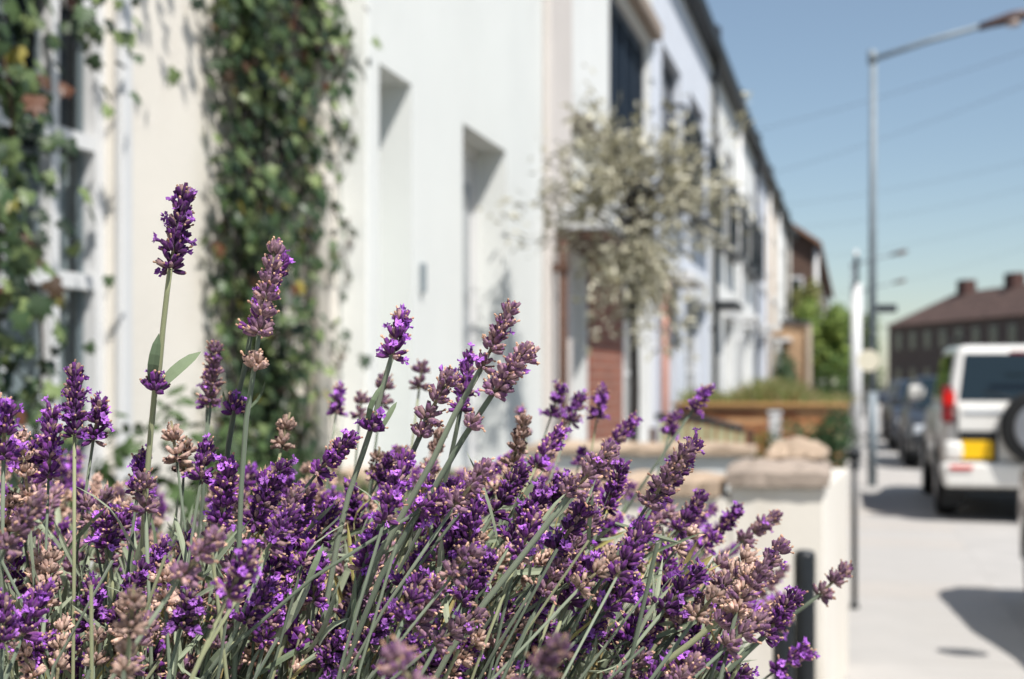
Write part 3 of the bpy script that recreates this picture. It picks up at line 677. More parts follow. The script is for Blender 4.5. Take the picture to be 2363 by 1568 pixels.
nc = car('pale silver car cut off by the photo edge in front of the white off-road car', 'car', paint('silver_car_paint', srgb(196, 192, 186)), 1.74, 4.1, 1.48, .95, 1.1, .3, .74)
nc.rotation_euler.z = math.pi + .085; nc.location = (1.89, 10.15, 0)
dc = car('dark grey car facing the camera, parked ahead of the white off-road car', 'car', paint('dark_car_paint', srgb(50, 54, 60)), 1.78, 4.1, 1.54, .98, 1.05, .3, .8, group='dark cars parked further up')
dc.rotation_euler.z = math.pi; dc.location = (1.72, 28.2, 0)
bc = car('dark blue car parked behind the dark grey one', 'car', paint('blue_car_paint', srgb(46, 56, 72)), 1.76, 4.2, 1.46, .94, 1.1, .3, .76, group='dark cars parked further up')
bc.rotation_euler.z = math.pi; bc.location = (1.62, 34.2, 0)
gc = car('small grey car farthest up the line of parked cars', 'car', paint('grey_car_paint', srgb(84, 88, 94)), 1.74, 4.0, 1.48, .94, 1.1, .3, .76, group='dark cars parked further up')
gc.rotation_euler.z = math.pi; gc.location = (1.6, 40.0, 0)

# ------------------------------------------------------------------ vegetation (ivy, olive, shrubs, far trees)
IVYLEAF = [(0, 0), (.34, -.12), (.5, .2), (.3, .34), (.42, .72), (.14, .66), (0, 1.05), (-.14, .66), (-.42, .72), (-.3, .34), (-.5, .2), (-.34, -.12)]
OVAL = [(0, 0), (.2, .22), (.26, .5), (.18, .8), (0, 1), (-.18, .8), (-.26, .5), (-.2, .22)]
LANCE2 = [(0, 0), (.13, .25), (.16, .55), (0, 1), (-.16, .55), (-.13, .25)]
LANCE = [(0, 0), (.1, .25), (.12, .55), (0, 1), (-.12, .55), (-.1, .25)]
def leaf(b, p, nrm, up, s, shape, c, fold=.18):
    nrm = nrm.normalized(); t = (up - nrm * up.dot(nrm))
    if t.length < 1e-4: t = nrm.orthogonal()
    t.normalize(); a = t.cross(nrm)
    vs = [p + t * (.45 * s)] + [p + a * (x * s) + t * (y * s) + nrm * (-abs(x) * fold * s - .12 * s * y * y) for x, y in shape]
    n = len(shape); b.add(vs, [(0, 1 + i, 1 + (i + 1) % n) for i in range(n)], c, False)
def rv(r): return Vector((r.gauss(0, 1), r.gauss(0, 1), r.gauss(0, 1)))
def mixc(a, b_, t): return tuple(a[i] + (b_[i] - a[i]) * t for i in range(3))
IV_D, IV_M, IV_L = srgb(34, 48, 34), srgb(68, 90, 56), srgb(138, 154, 98)
IV_Y, IV_R = srgb(160, 144, 56), srgb(104, 64, 44)
def ivy_col(r):
    q = r.random()
    if q < .02: return mixc(IV_Y, IV_M, r.random() * .7)
    if q < .06: return mixc(IV_R, IV_D, r.random() * .7)
    return mixc(IV_D, IV_M, r.random()) if q < .62 else mixc(IV_M, IV_L, r.random())

ivy1 = thing('climbing_ivy', (-1.9, 4.5, 0), 'dense dark green ivy column climbing the cream wall by the white downpipe', 'climber')
r = random.Random(11); b = B(); sb = B()
for k in range(9):
    y0_ = 4.5 + r.uniform(-.2, .2); pts = [(XF + .05 + r.uniform(0, .05), y0_ + .12 * math.sin(z * 1.3 + k) + r.uniform(-.02, .02), z) for z in np.arange(0, 4.6, .2)]
    sb.tube(pts, .011, 6, r1=.005)
sb.build('woody_stem', BARK, ivy1)
for k in range(8500):
    z = r.uniform(.0, 4.8)
    yc = 4.42 + .07 * math.sin(z * 2.1); wd = .2 + .05 * math.sin(z * 3.3 + 1)
    y = yc + r.gauss(0, wd) * (1 if r.random() < .85 else 1.5)
    if y > yc: y = yc + (y - yc) * (1.15 + .35 * math.sin(z * 2.7 + .6) + .2 * math.sin(z * 6.1))
    if y < 4.1 + .03 * math.sin(z * 9) - (.12 if r.random() < .05 else 0): continue
    dens = max(0, 1 - abs(y - yc) / .66) * (.75 + .35 * math.sin(z * 7.3 + y * 9))
    if r.random() > dens + .12: continue
    x = XF + .03 + abs(r.gauss(0, .10)) * (dens + .2)
    leaf(b, Vector((x, y, z)), Vector((1, r.gauss(-.1, .5), r.gauss(.35, .5))), Vector((r.gauss(.2, .3), r.gauss(0, .7), -1)), r.uniform(.028, .056), IVYLEAF, ivy_col(r))
for k in range(900):     # bushier top that spreads to the right of the pipe
    z = 2.75 + r.gauss(0, .42); y = 4.75 + abs(r.gauss(0, .26)) * (.7 + .5 * math.sin(z * 5))
    if y > 5.3 or r.random() > .55 + .45 * math.sin(z * 8 + y * 11): continue
    leaf(b, Vector((XF + .04 + abs(r.gauss(0, .07)), y, z)), Vector((1, r.gauss(-.1, .5), r.gauss(.35, .5))), Vector((r.gauss(.2, .3), r.gauss(0, .7), -1)), r.uniform(.035, .068), IVYLEAF, ivy_col(r))
for k in range(40):     # loose trails over the wall to the right of the column
    y = r.uniform(4.6, 4.95); z = r.uniform(.5, 3.6); dy = r.uniform(.25, .8); dz = r.uniform(-.45, .2)
    n_ = int(dy * 34)
    pts = []
    for q in range(n_):
        f_ = q / n_; p = Vector((XF + .02 + .05 * math.sin(f_ * 3.1), y + dy * f_, z + dz * f_ + .05 * math.sin(f_ * 7 + k))); pts.append(p)
        if r.random() < .62: leaf(b, p + Vector((.01, r.gauss(0, .02), r.gauss(0, .03))), Vector((1, r.gauss(0, .5), r.gauss(.3, .4))), Vector((.2, r.gauss(0, .7), -1)), r.uniform(.02, .05), IVYLEAF, ivy_col(r))
    tb = B().tube(pts, .003, 5) if len(pts) > 2 else None
    if tb: sb2 = tb.build('trailing_shoot', RUST, ivy1)
o = b.build('foliage', IVY, ivy1, tint=True); o['kind'] = 'stuff'

ivy2 = thing('climbing_ivy', (-1.8, 2.9, 0), 'loose green and rust ivy hanging over the sash window at the photo edge', 'climber')
r = random.Random(12); b = B(); sb = B()
shoots = []
for k in range(30):
    y = r.uniform(2.36, 2.62); z = r.uniform(.9, 3.1); dy = r.uniform(.0, .4); dz = r.uniform(-.6, .5)
    pts = []
    for q in range(22):
        f_ = q / 21; p = Vector((XF + .1 + .18 * math.sin(f_ * 2.6 + k), y + dy * f_, z + dz * f_ + .06 * math.sin(f_ * 5 + k))); pts.append(p)
        for _ in range(3):
            if r.random() < .8: leaf(b, p + Vector((r.gauss(0, .05), r.gauss(0, .04), r.gauss(0, .05))), Vector((1, r.gauss(-.3, .6), r.gauss(.35, .5))), Vector((.2, r.gauss(0, .7), -1)), r.uniform(.028, .058), IVYLEAF, ivy_col(r))
    sb.tube(pts, .004, 5)
for k in range(1500):
    y = 2.66 + r.gauss(0, .14); z = r.uniform(.6, 3.4)
    if y > 2.88 - .06 * math.sin(z * 2.4): continue
    leaf(b, Vector((XF + .08 + abs(r.gauss(0, .12)), y, z)), Vector((1, r.gauss(-.3, .6), r.gauss(.35, .5))), Vector((.2, r.gauss(0, .7), -1)), r.uniform(.03, .06), IVYLEAF, ivy_col(r))
for k in range(330):     # tuft hanging across the top panes
    y = r.uniform(2.5, 3.3); z = 2.5 + r.gauss(.0, .1) + .12 * math.sin(y * 7)
    leaf(b, Vector((XF + .08 + abs(r.gauss(0, .1)), y, z)), Vector((1, r.gauss(-.3, .6), r.gauss(.35, .5))), Vector((.2, r.gauss(0, .7), -1)), r.uniform(.028, .055), IVYLEAF, ivy_col(r))
for k in range(420):     # overhang above the window that shades the wall
    y = r.uniform(2.6, 3.9); z = 3.1 + r.gauss(.0, .18)
    leaf(b, Vector((XF + .05 + abs(r.gauss(0, .22)), y, z + .25)), Vector((1, r.gauss(-.3, .6), r.gauss(.35, .5))), Vector((.2, r.gauss(0, .7), -1)), r.uniform(.03, .06), IVYLEAF, ivy_col(r))
sb.build('woody_stem', RUST, ivy2)
o = b.build('foliage', IVY, ivy2, tint=True); o['kind'] = 'stuff'

def shrub(name, c, rad, n, size, cols, label, cat, shape=OVAL, seed=1, stems=7, m=GREEN):
    r = random.Random(seed); c = Vector(c); t = thing(name, (c.x, c.y, max(0, c.z - rad[2])), label, cat); b = B(); sb = B()
    lobes = [(c + Vector((r.uniform(-.6, .6) * rad[0], r.uniform(-.6, .6) * rad[1], r.uniform(-.5, .6) * rad[2])), r.uniform(.35, .6)) for _ in range(9)]
    for k in range(n):
        lc, lr = lobes[r.randrange(9)]; d = rv(r).normalized(); q = lr * (.55 + .45 * r.random() ** .4)
        p = lc + Vector((d.x * rad[0] * q, d.y * rad[1] * q, d.z * rad[2] * q))
        if p.z < .02: continue
        leaf(b, p, d + rv(r) * .5 + Vector((0, 0, .3)), d + rv(r) * .6, size * r.uniform(.6, 1.3), shape, mixc(cols[0], cols[1], r.random()))
    for k in range(stems):
        e = lobes[k % 9][0]; sb.tube([(c.x + r.uniform(-.1, .1) * rad[0], c.y + r.uniform(-.1, .1) * rad[1], max(0, c.z - rad[2])), (c + e) / 2, e], .02 * max(.4, rad[0]), 6, r1=.006)
    sb.build('stem', BARK, t); o = b.build('foliage', m, t, tint=True); o['kind'] = 'stuff'
    return t
G_D, G_M, G_L = srgb(44, 62, 40), srgb(84, 106, 62), srgb(130, 150, 92)
shrub('garden_shrub', (-1.45, 3.55, .72), (.45, .75, .62), 2600, .05, (G_D, G_M), 'low dark green shrub at the foot of the cream wall behind the lavender', 'shrub', OVAL, 21)
shrub('garden_shrub', (-1.5, 4.7, .6), (.4, .45, .55), 1500, .05, (G_D, G_L), 'lighter green shrub below the ivy column and white downpipe', 'shrub', OVAL, 22)
shrub('round_shrub', (-.33, 12.2, .8), (.36, .45, .48), 2200, .05, (srgb(40, 64, 40), srgb(74, 100, 60)), 'rounded dark green bush between the stone pier and brick wall', 'shrub', OVAL, 23)
shrub('garden_shrub', (-.75, 12.0, .62), (.3, .4, .42), 1200, .045, (G_M, srgb(150, 130, 60)), 'yellow green shrub growing at the gate end of the brick wall', 'shrub', OVAL, 24)

ot = thing('olive_tree', (-1.2, 7.9, 0), 'silvery olive tree with clipped crown and dark trunk before the white terrace', 'tree')
r = random.Random(31); OC = Vector((-1.2, 7.9, 2.42)); CL = [Vector((r.gauss(0, .5), r.gauss(0, .5), r.gauss(.1, .5))).normalized() * r.uniform(.55, 1.0) for _ in range(8)] + [Vector(v) for v in ((-.95, -.05, .05), (-.75, .1, .5), (-.8, .1, -.4), (.9, .1, .1), (.5, .1, .75))]
B().tube([(-1.2, 7.9, 0), (-1.205, 7.9, .7), (-1.19, 7.9, 1.4), (-1.2, 7.9, 2.0), (-1.2, 7.9, 2.4)], .034, 10, r1=.02).build('trunk', BARK, ot)
b = B(); sb = B()
for k in range(80):
    d = (CL[r.randrange(13)] + rv(r) * .17); e = OC + Vector((d.x * .5, d.y * .5, d.z * .6)) * r.uniform(.75, 1.12) + Vector((0, 0, -.02))
    if k > 66: e = OC + Vector((r.uniform(-.35, .35), r.uniform(-.35, .35), r.uniform(-.75, -.4)))
    s0 = OC + Vector((0, 0, r.uniform(-.35, .15))); mid = (s0 + e) / 2 + Vector((0, 0, .05)); sb.tube([s0, mid, e], .008, 5, r1=.002)
    for q in range(48):
        f_ = r.uniform(.4, 1.1); p = s0.lerp(e, f_) + rv(r) * .05
        leaf(b, p, rv(r) + Vector((.2, -.1, .5)), d + rv(r) * .7, r.uniform(.045, .075), LANCE2, mixc(srgb(130, 126, 98), srgb(224, 219, 197), r.random() ** 1.2), .1)
sb.build('branch', BARK, ot)
o = b.build('crown', OLIVE, ot, tint=True); o['kind'] = 'stuff'

def tree(c, rad, n, size, cols, label, seed):
    r = random.Random(seed); c = Vector(c); t = thing('leafy_tree', (c.x, c.y, 0), label, 'tree'); b = B(); sb = B()
    B().tube([(c.x, c.y, 0), (c.x + .05, c.y, c.z * .5), (c.x, c.y, c.z)], .12, 10, r1=.06).build('trunk', BARK, t)
    lobes = [(c + Vector((r.uniform(-.7, .7) * rad[0], r.uniform(-.7, .7) * rad[1], r.uniform(-.75, .75) * rad[2])), r.uniform(.28, .5)) for _ in range(18)]
    for e, _ in lobes: sb.tube([(c.x, c.y, c.z - rad[2] * .4), (c + e) / 2, e], .04, 6, r1=.01)
    for k in range(n):
        lc, lr = lobes[r.randrange(18)]; d = rv(r).normalized(); q = lr * (.4 + .6 * r.random() ** .4)
        p = lc + Vector((d.x * rad[0] * q, d.y * rad[1] * q, d.z * rad[2] * q))
        leaf(b, p, d + rv(r) * .5 + Vector((0, 0, .4)), d + rv(r) * .6, size * r.uniform(.6, 1.4), OVAL, mixc(cols[0], cols[1], r.random()))
    sb.build('branch', BARK, t); o = b.build('crown', GREEN, t, tint=True); o['kind'] = 'stuff'
tree((-.75, 42, 2.75), (.78, 1.0, 1.15), 3600, .16, (srgb(66, 96, 44), srgb(150, 168, 84)), 'bright green leafy tree beyond the grasses at the end of the white terrace', 41)
tree((-1.5, 47, 3.6), (.5, .8, 1.3), 1800, .16, (srgb(74, 90, 50), srgb(150, 148, 90)), 'taller olive green tree against the brown gabled house', 42)
tree((.35, 60, 2.6), (.9, 1.2, 1.6), 1800, .2, (srgb(60, 84, 44), srgb(116, 130, 74)), 'green tree half hidden behind the white sign pole', 43)
shrub('garden_shrub', (-1.5, 36, 1.2), (.5, .6, 1.0), 1500, .1, (srgb(50, 74, 52), srgb(84, 110, 74)), 'dark green bush in front of the tan boarded porch', 'shrub', OVAL, 44)
shrub('garden_shrub', (-.55, 38, 1.2), (.55, .8, 1.1), 1800, .1, (srgb(36, 56, 34), srgb(90, 118, 56)), 'deep green bush under the bright leafy tree', 'shrub', OVAL, 45)

r = random.Random(51); b = B()          # ornamental grasses above the brick wall
for k in range(5200):
    x = r.uniform(-1.9, -.12); y = r.uniform(16.3, 19.5); h_ = r.uniform(.25, .5) * (.75 + .25 * math.sin(x * 5)); lx, ly = r.gauss(0, .09), r.gauss(0, .09)
    c = mixc(srgb(84, 98, 50), srgb(142, 146, 86), r.random()) if r.random() < .85 else srgb(176, 146, 116)
    p = Vector((x, y, 1.05)); wv = Vector((.007, .002, 0)); q = p + Vector((lx * .5, ly * .5, h_ * .6)); e = p + Vector((lx * 1.6, ly * 1.6, h_))
    b.add([p - wv, p + wv, q + wv, q - wv, e], [(0, 1, 2, 3), (3, 2, 4)], c)
o = b.build('ornamental_grass', GREEN, tint=True); tag(o, 'soft green ornamental grasses growing above the orange brick wall', 'grass', kind='stuff')
tag(B().box(-1.95, -.1, 16.26, 19.8, 0, 1.06).build('raised_bed', SOIL), kind='structure')

# ------------------------------------------------------------------ raised planter and the lavender
pl = thing('raised_planter', (-.55, .95, 0), 'white rendered raised planter wall holding the lavender bush', 'planter')
for nm, bx_ in (('wall', (-.98, -.135, .12, .2)), ('wall', (-.98, -.135, 1.7, 1.78)), ('wall', (-.98, -.9, .2005, 1.6995)), ('wall', (-.215, -.135, .2005, 1.6995))):
    B().box(*bx_, 0, .95).build(nm, WHITE, pl)
B().box(-.899, -.216, .201, 1.699, .5, .9).build('soil', SOIL, pl)

lav = thing('lavender_bush', (-.45, .8, .9), 'lavender bush with purple and faded tan flower spikes in the foreground', 'lavender')
LO = org[lav.name].copy()
C_P0, C_P1, C_P2 = srgb(86, 50, 84), srgb(72, 26, 88), srgb(122, 56, 144)
C_M0, C_M1, C_M2 = srgb(160, 134, 128), srgb(104, 66, 108), srgb(150, 118, 132)
C_T0, C_T1, C_T2 = srgb(164, 136, 118), srgb(208, 178, 162), srgb(186, 154, 142)
C_TAN = srgb(214, 176, 148); C_OPEN, C_OPEN2 = srgb(150, 82, 184), srgb(186, 120, 212); C_HOLE = srgb(52, 34, 40)
def frame(d):
    d = d.normalized(); a = d.orthogonal().normalized(); return a, d.cross(a)
LOD = [False]
def calyx(b, p, d, s, c0, c1, r, state):
    if LOD[0]:
        a, e = frame(d); ph = r.uniform(0, 6); vs = [p + d * (t * s * .0066) + (a * math.cos(ph + 1.2566 * j) + e * math.sin(ph + 1.2566 * j)) * (q * .00105 * s) for t, q in ((0, .4), (.5, 1.45), (1, .95)) for j in range(5)]
        o = len(b.v); b.add(vs, [(i * 5 + j, i * 5 + (j + 1) % 5, (i + 1) * 5 + (j + 1) % 5, (i + 1) * 5 + j) for i in range(2) for j in range(5)] + [(10, 11, 12, 13, 14)], None, True)
        b.c[o:] = [mixc(c0, c1, t) for t in (0, .6, 1) for j in range(5)]
        if state in ('dry', 'open'):
            t_ = p + d * .0066 * s; k = .0008 if state == 'dry' else .0022
            b.add([t_ + a * k * s, t_ - a * k * .5 * s + e * k * s, t_ - a * k * .5 * s - e * k * s, t_ + d * .0035 * s], [(0, 1, 3), (1, 2, 3), (2, 0, 3)], C_TAN if state == 'dry' else C_OPEN)
        return
    """one ribbed barrel-shaped calyx; state: bud, dry (withered corolla), open (blossom) or empty"""
    a, e = frame(d); n = 6; ph = r.uniform(0, 6)
    prof = [(0, .35), (.18, 1.0), (.5, 1.42), (.8, 1.3), (1.0, 1.0 if state != 'empty' else 1.3)]
    vs = []; cs = []
    for i, (t, q) in enumerate(prof):
        for j in range(n):
            th = ph + 2 * math.pi * j / n; k = q * (1 + (.13 if j % 2 else -.08) * (1 if i > 0 else 0))
            vs.append(p + d * (t * s * .0066 + (.0006 * s if i == 4 and j % 2 else 0)) + (a * math.cos(th) + e * math.sin(th)) * (k * .00105 * s))
            cs.append(mixc(c0, c1, min(1, t * 1.25)) if j % 2 == 0 else mixc(mixc(c0, c1, min(1, t * 1.25)), C_TAN, .1))
    fs = [(i * n + j, i * n + (j + 1) % n, (i + 1) * n + (j + 1) % n, (i + 1) * n + j) for i in range(4) for j in range(n)]
    o = len(b.v); tip = p + d * (.0066 * s)
    b.add(vs, fs, None, True); b.c[o:] = cs
    capp = tip - d * (.0012 * s if state == 'empty' else -.0004 * s)
    b.add([capp] + vs[-n:], [(0, 1 + j, 1 + (j + 1) % n) for j in range(n)], C_HOLE if state == 'empty' else mixc(c1, C_P1, .3))
    if state == 'dry':
        dd = (d + rv(r) * .35).normalized(); a, e = frame(dd); m = 5; q0 = tip - d * .0008; ln = r.uniform(.0022, .0046) * s
        ks = [(0, .00055), (.6, .0005), (.85, .00085), (1.05, .0004)]
        vs = [q0 + dd * (t * ln) + (a * math.cos(6.283 * j / m) + e * math.sin(6.283 * j / m)) * (k * s) for t, k in ks for j in range(m)]
        fs = [(i * m + j, i * m + (j + 1) % m, (i + 1) * m + (j + 1) % m, (i + 1) * m + j) for i in range(3) for j in range(m)] + [tuple(range(3 * m, 4 * m))]
        b.add(vs, fs, mixc(C_TAN, srgb(150, 104, 92), r.random() * .8), True)
    if state == 'open':
        dd = (d + rv(r) * .25).normalized(); a, e = frame(dd); q0 = tip - d * .0005; ln = .0032 * s; m = 6; cc = mixc(C_OPEN, C_OPEN2, r.random())
        vs = [q0 + dd * (t * ln) + (a * math.cos(6.283 * j / m) + e * math.sin(6.283 * j / m)) * (k * s) for t, k in ((0, .0006), (1, .0011)) for j in range(m)]
        b.add(vs, [(j, (j + 1) % m, m + (j + 1) % m, m + j) for j in range(m)], mixc(cc, C_P1, .4), True)
        pe = q0 + dd * ln
        for k, (th, sz) in enumerate(((.4, 1.35), (-.4 + .0, 1.35), (1.9, .95), (3.14, 1.0), (-1.9, .95))):
            th += ph; u = a * math.cos(th) + e * math.sin(th); v = dd.cross(u); L_ = .0030 * s * sz * r.uniform(.7, 1.2); W_ = .00135 * s * sz * r.uniform(.7, 1.15)
            b.add([pe + u * .0007 * s, pe + u * L_ * .5 + v * W_ + dd * L_ * .3, pe + u * L_ * .92 + v * W_ * .75 + dd * L_ * r.uniform(.1, .9), pe + u * L_ + dd * L_ * .2, pe + u * L_ * .92 - v * W_ * .75 + dd * L_ * r.uniform(.1, .9), pe + u * L_ * .5 - v * W_ + dd * L_ * .3],
                  [(0, 1, 2, 3), (0, 3, 4, 5)], mixc(cc, C_OPEN2, r.random() * .5))
def whorl(b, z, kind, r, n, tilt, s, ax_=Vector((0, 0, 1)), at=Vector((0, 0, 0))):
    pk = {'P': (.42, .12), 'M': (.55, .02), 'T': (.25, 0)}[kind]; s = s * .72
    ph = r.uniform(0, 6.28)
    for ring, (cnt, tl, dz, rr) in enumerate(((n, tilt, 0, .0013), (max(3, int(n * .6)), tilt * .55, .002, .0008), (max(3, int(n * .55)), min(1.5, tilt * 1.3), -.0006, .0013))):
        for k in range(cnt):
            th = ph + 6.283 * (k + r.uniform(-.25, .25)) / cnt + ring * .5; t = tl * r.uniform(.75, 1.25)
            d = Vector((math.sin(t) * math.cos(th), math.sin(t) * math.sin(th), math.cos(t)))
            p = at + Vector((rr * math.cos(th), rr * math.sin(th), z + dz + r.uniform(-.0008, .0008)))
            q = r.random(); ss = s * r.uniform(.8, 1.15)
            if kind == 'P': c0, c1 = mixc(C_P0, C_P1, r.random() * .5), mixc(C_P1, C_P2, r.random())
            elif kind == 'M': c0, c1 = mixc(C_M0, C_M2, r.random()), mixc(C_M1, C_M2, r.random())
            else: c0, c1 = mixc(C_T0, srgb(110, 84, 70), r.random() * .8), mixc(C_T1, C_T2, r.random())
            if kind != 'T' and r.random() < .12: c0, c1 = mixc(C_T0, C_M0, .5), mixc(C_T2, C_M2, .5)
            st = 'dry' if q < pk[0] else 'open' if q < pk[0] + pk[1] else ('empty' if (kind == 'T' and q < .75) else 'bud')
            calyx(b, p, d, ss, c0, c1, r, st)
def head_mesh(kind, Lh, seed, loose=1.0):
    r = random.Random(seed); b = B(); z = 0; i = 0; sp_ = {'P': .0052, 'M': .006, 'T': .0068}[kind] * loose
    b.tube([(0, 0, -.001), (0, 0, Lh * .5), (0, 0, Lh - .005)], .001, 5, c=srgb(140, 132, 104), r1=.0006)
    while z < Lh - .006:
        f_ = z / Lh
        n = max(4, round((10.5 if kind != 'T' else 9.5) * (1 - .35 * f_ ** 2) * (.85 if i == 0 else 1)))
        whorl(b, z, kind, r, n, (1.2 if i == 0 else r.uniform(.85, 1.1)) - .5 * f_, (1.08 - .22 * f_))
        z += sp_ * r.uniform(.85, 1.2) * (1.35 if i == 0 else 1); i += 1
    me = b.mesh('flower_spike', tint=True); me.materials.append(LAV); return me
def whorl_mesh(kind, seed):
    r = random.Random(seed); b = B(); whorl(b, 0, kind, r, 10, .85, 1.05); me = b.mesh('flower_whorl', tint=True); me.materials.append(LAV); return me
HEADS = {}
for kind in 'PMT':
    HEADS[kind] = [(Lh, head_mesh(kind, Lh, hash((kind == 'P', kind == 'M', i)) % 1000 + i * 17, lo)) for i, (Lh, lo) in enumerate(((.018, 1), (.024, 1.1), (.03, 1), (.03, 1.25), (.037, 1), (.037, 1.15), (.045, 1.2), (.052, 1.05)))]
WHORLS = {k: [whorl_mesh(k, 300 + i) for i in range(2)] for k in 'PMT'}
S_G = [srgb(134, 144, 122), srgb(114, 126, 106), srgb(150, 154, 118), srgb(100, 110, 92)]
hr = random.Random(77)
def place(me, name, parent, p, d, s, spin):
    o = bpy.data.objects.new(name, me); col.objects.link(o); o.parent = parent; org[o.name] = LO
    q = d.normalized().to_track_quat('Z', 'Y') @ Quaternion((0, 0, 1), spin)
    o.location = p - LO; o.rotation_mode = 'QUATERNION'; o.rotation_quaternion = q; o.scale = (s, s, s); return o
def lav_leaf(b, p0, p1, wd, nrm, bend=.12, c=None, fold=.35):
    ax_ = p1 - p0; Ln = ax_.length; t = ax_.normalized(); a = t.cross(nrm)
    if a.length < 1e-4: a = t.orthogonal()
    a.normalize(); nn = a.cross(t); c = c or mixc(srgb(122, 134, 108), srgb(168, 176, 150), hr.random()); vs = []
    for k in range(6):
        f_ = k / 5; ww = wd * (.35 + .65 * math.sin(math.pi * min(1, f_ * .85 + .12))) * (1 if k < 5 else .1)
        m = p0 + ax_ * f_ + nn * (bend * Ln * math.sin(math.pi * f_)); vs += [m - a * ww + nn * ww * fold, m, m + a * ww + nn * ww * fold]
    fs = []
    for k in range(5): i = k * 3; fs += [(i, i + 1, i + 4, i + 3), (i + 1, i + 2, i + 5, i + 4)]
    b.add(vs, fs, c, False)
LC = Vector((-.36, .74, 0))
def stalk(kind, tip, base, path=None, whorls=(), leaves=(), rad=None, label=None):
    d = tip - base; Lh = d.length; rad = rad or hr.uniform(.00062, .00095)
    if path is None:
        rxy = LC + (Vector((base.x, base.y, 0)) - LC) * .42 + Vector((hr.gauss(0, .06), hr.gauss(0, .06), 0)); root = Vector((rxy.x, rxy.y, .9)); dist = (base - root).length
        c = base - d.normalized() * dist * .55 + Vector((0, 0, -.02)); path = []
        for k in range(11): f_ = k / 10; path.append(base * (1 - f_) ** 2 + c * (2 * f_ * (1 - f_)) + root * f_ ** 2)
    else:
        e = path[-1]; root = Vector((LC.x + (e.x - LC.x) * .5, LC.y + (e.y - LC.y) * .5, .9)); path = list(path)
        dr = (path[-1] - path[-2]); ctrl = e + dr.normalized() * .12
        for k in range(1, 6): f_ = k / 5; path.append(e * (1 - f_) ** 2 + ctrl * (2 * f_ * (1 - f_)) + root * f_ ** 2)
    b = B().tube(path, rad, 6, c=S_G[hr.randrange(4)], r1=rad * 1.25)
    st = b.build('flower_stalk', LAVG, lav, tint=True)
    bl, me = min(HEADS[kind], key=lambda h: abs(h[0] - Lh) + hr.random() * .004)
    s = max(.75, min(1.25, Lh / bl))
    place(me, 'flower_spike', st, base, d, s, hr.uniform(0, 6.28))
    for k_, p_, d_ in whorls: place(WHORLS[k_][hr.randrange(2)], 'flower_whorl', st, p_, d_, hr.uniform(.9, 1.1), hr.uniform(0, 6.28))
    for p0, p1, wd, bend in leaves:
        lb = B(); lav_leaf(lb, p0, p1, wd, (EYE - p0) + UP * .5, bend, mixc(srgb(78, 94, 70), srgb(120, 134, 104), hr.random())); o = lb.build('leaf', LAVG, st, tint=True)
    if label: st['label'] = label
    return st
def pl_(pts, D, dd=0): return [P(x, y, D + dd * i) for i, (x, y) in enumerate(pts)]
def hero(kind, tip, pts, D, dt=0, wh=(), lv=(), rad=.00125, label=None):
    path = pl_(pts, D, .002); t = P(*tip, D + dt)
    W_ = [(k, P(x, y, D), (path[0] - path[2]).normalized()) for k, x, y in wh]
    V_ = [(P(x0, y0, D + o0), P(x1, y1, D + o1), wd, bd) for x0, y0, x1, y1, wd, bd, o0, o1 in lv]
    return stalk(kind, t, path[0], path, W_, V_, rad, label)
hero('P', (432, 422), [(393, 618), (385, 680), (376, 760), (368, 850), (357, 905), (347, 1010), (335, 1150), (328, 1320)], .66, .006,
     [('P', 357, 898)], [(366, 897, 464, 812, .0030, .06, 0, .01), (350, 885, 367, 770, .0026, .14, 0, -.004)], .00125, 'tallest lavender stalk with dark purple spike and two narrow leaves')
hero('M', (641, 542), [(598, 770), (591, 820), (585, 860), (568, 970), (557, 1120), (550, 1300)], .655, .004, [('T', 587, 848)], (), .0011)
hero('P', (662, 585), [(580, 762), (572, 810), (560, 870), (541, 945), (527, 1030), (512, 1200), (505, 1340)], .69, .008,
     [('P', 541, 950)], [(536, 948, 514, 900, .0008, -.45, 0, 0), (566, 950, 612, 880, .0008, -.3, 0, 0)])
hero('P', (934, 705), [(905, 820), (893, 860), (880, 905), (861, 975), (838, 1045), (805, 1140), (780, 1245)], .665, .005,
     [('P', 858, 990)], [(848, 985, 884, 885, .0014, .3, 0, 0), (884, 985, 916, 928, .0014, .05, 0, .004)])
hero('M', (1192, 688), [(1112, 848), (1085, 895), (1050, 955), (1000, 1060), (925, 1195), (860, 1310)], .65, -.004, [('M', 1208, 830)], (), .0014)
hero('M', (1232, 785), [(1140, 905), (1110, 950), (1070, 1010), (1000, 1130), (945, 1215), (880, 1330)], .64, -.006, [('M', 1152, 895), ('M', 1085, 985)], (), .0013)
hero('P', (1088, 798), [(1063, 945), (1052, 1000), (1035, 1080), (1000, 1200), (985, 1300)], .72, .01)
hero('M', (1048, 852), [(985, 965), (970, 1005), (945, 1060), (900, 1160), (860, 1250)], .67, 0, [('M', 972, 1005)])
hero('M', (1430, 1018), [(1325, 1130), (1270, 1200), (1200, 1290), (1120, 1390), (1040, 1500)], .635, 0, [('M', 1305, 1140)], (), .0013)
hero('M', (1822, 1236), [(1706, 1388), (1660, 1430), (1600, 1480), (1520, 1540), (1440, 1600)], .635, 0, [('M', 1660, 1440)], (), .0014)
hero('P', (1850, 1355), [(1765, 1468), (1730, 1500), (1680, 1550), (1620, 1610)], .655, 0)
hero('M', (1975, 1290), [(1893, 1372), (1850, 1405), (1780, 1455), (1700, 1515), (1600, 1590)], .85, .01, [], (), .0012)
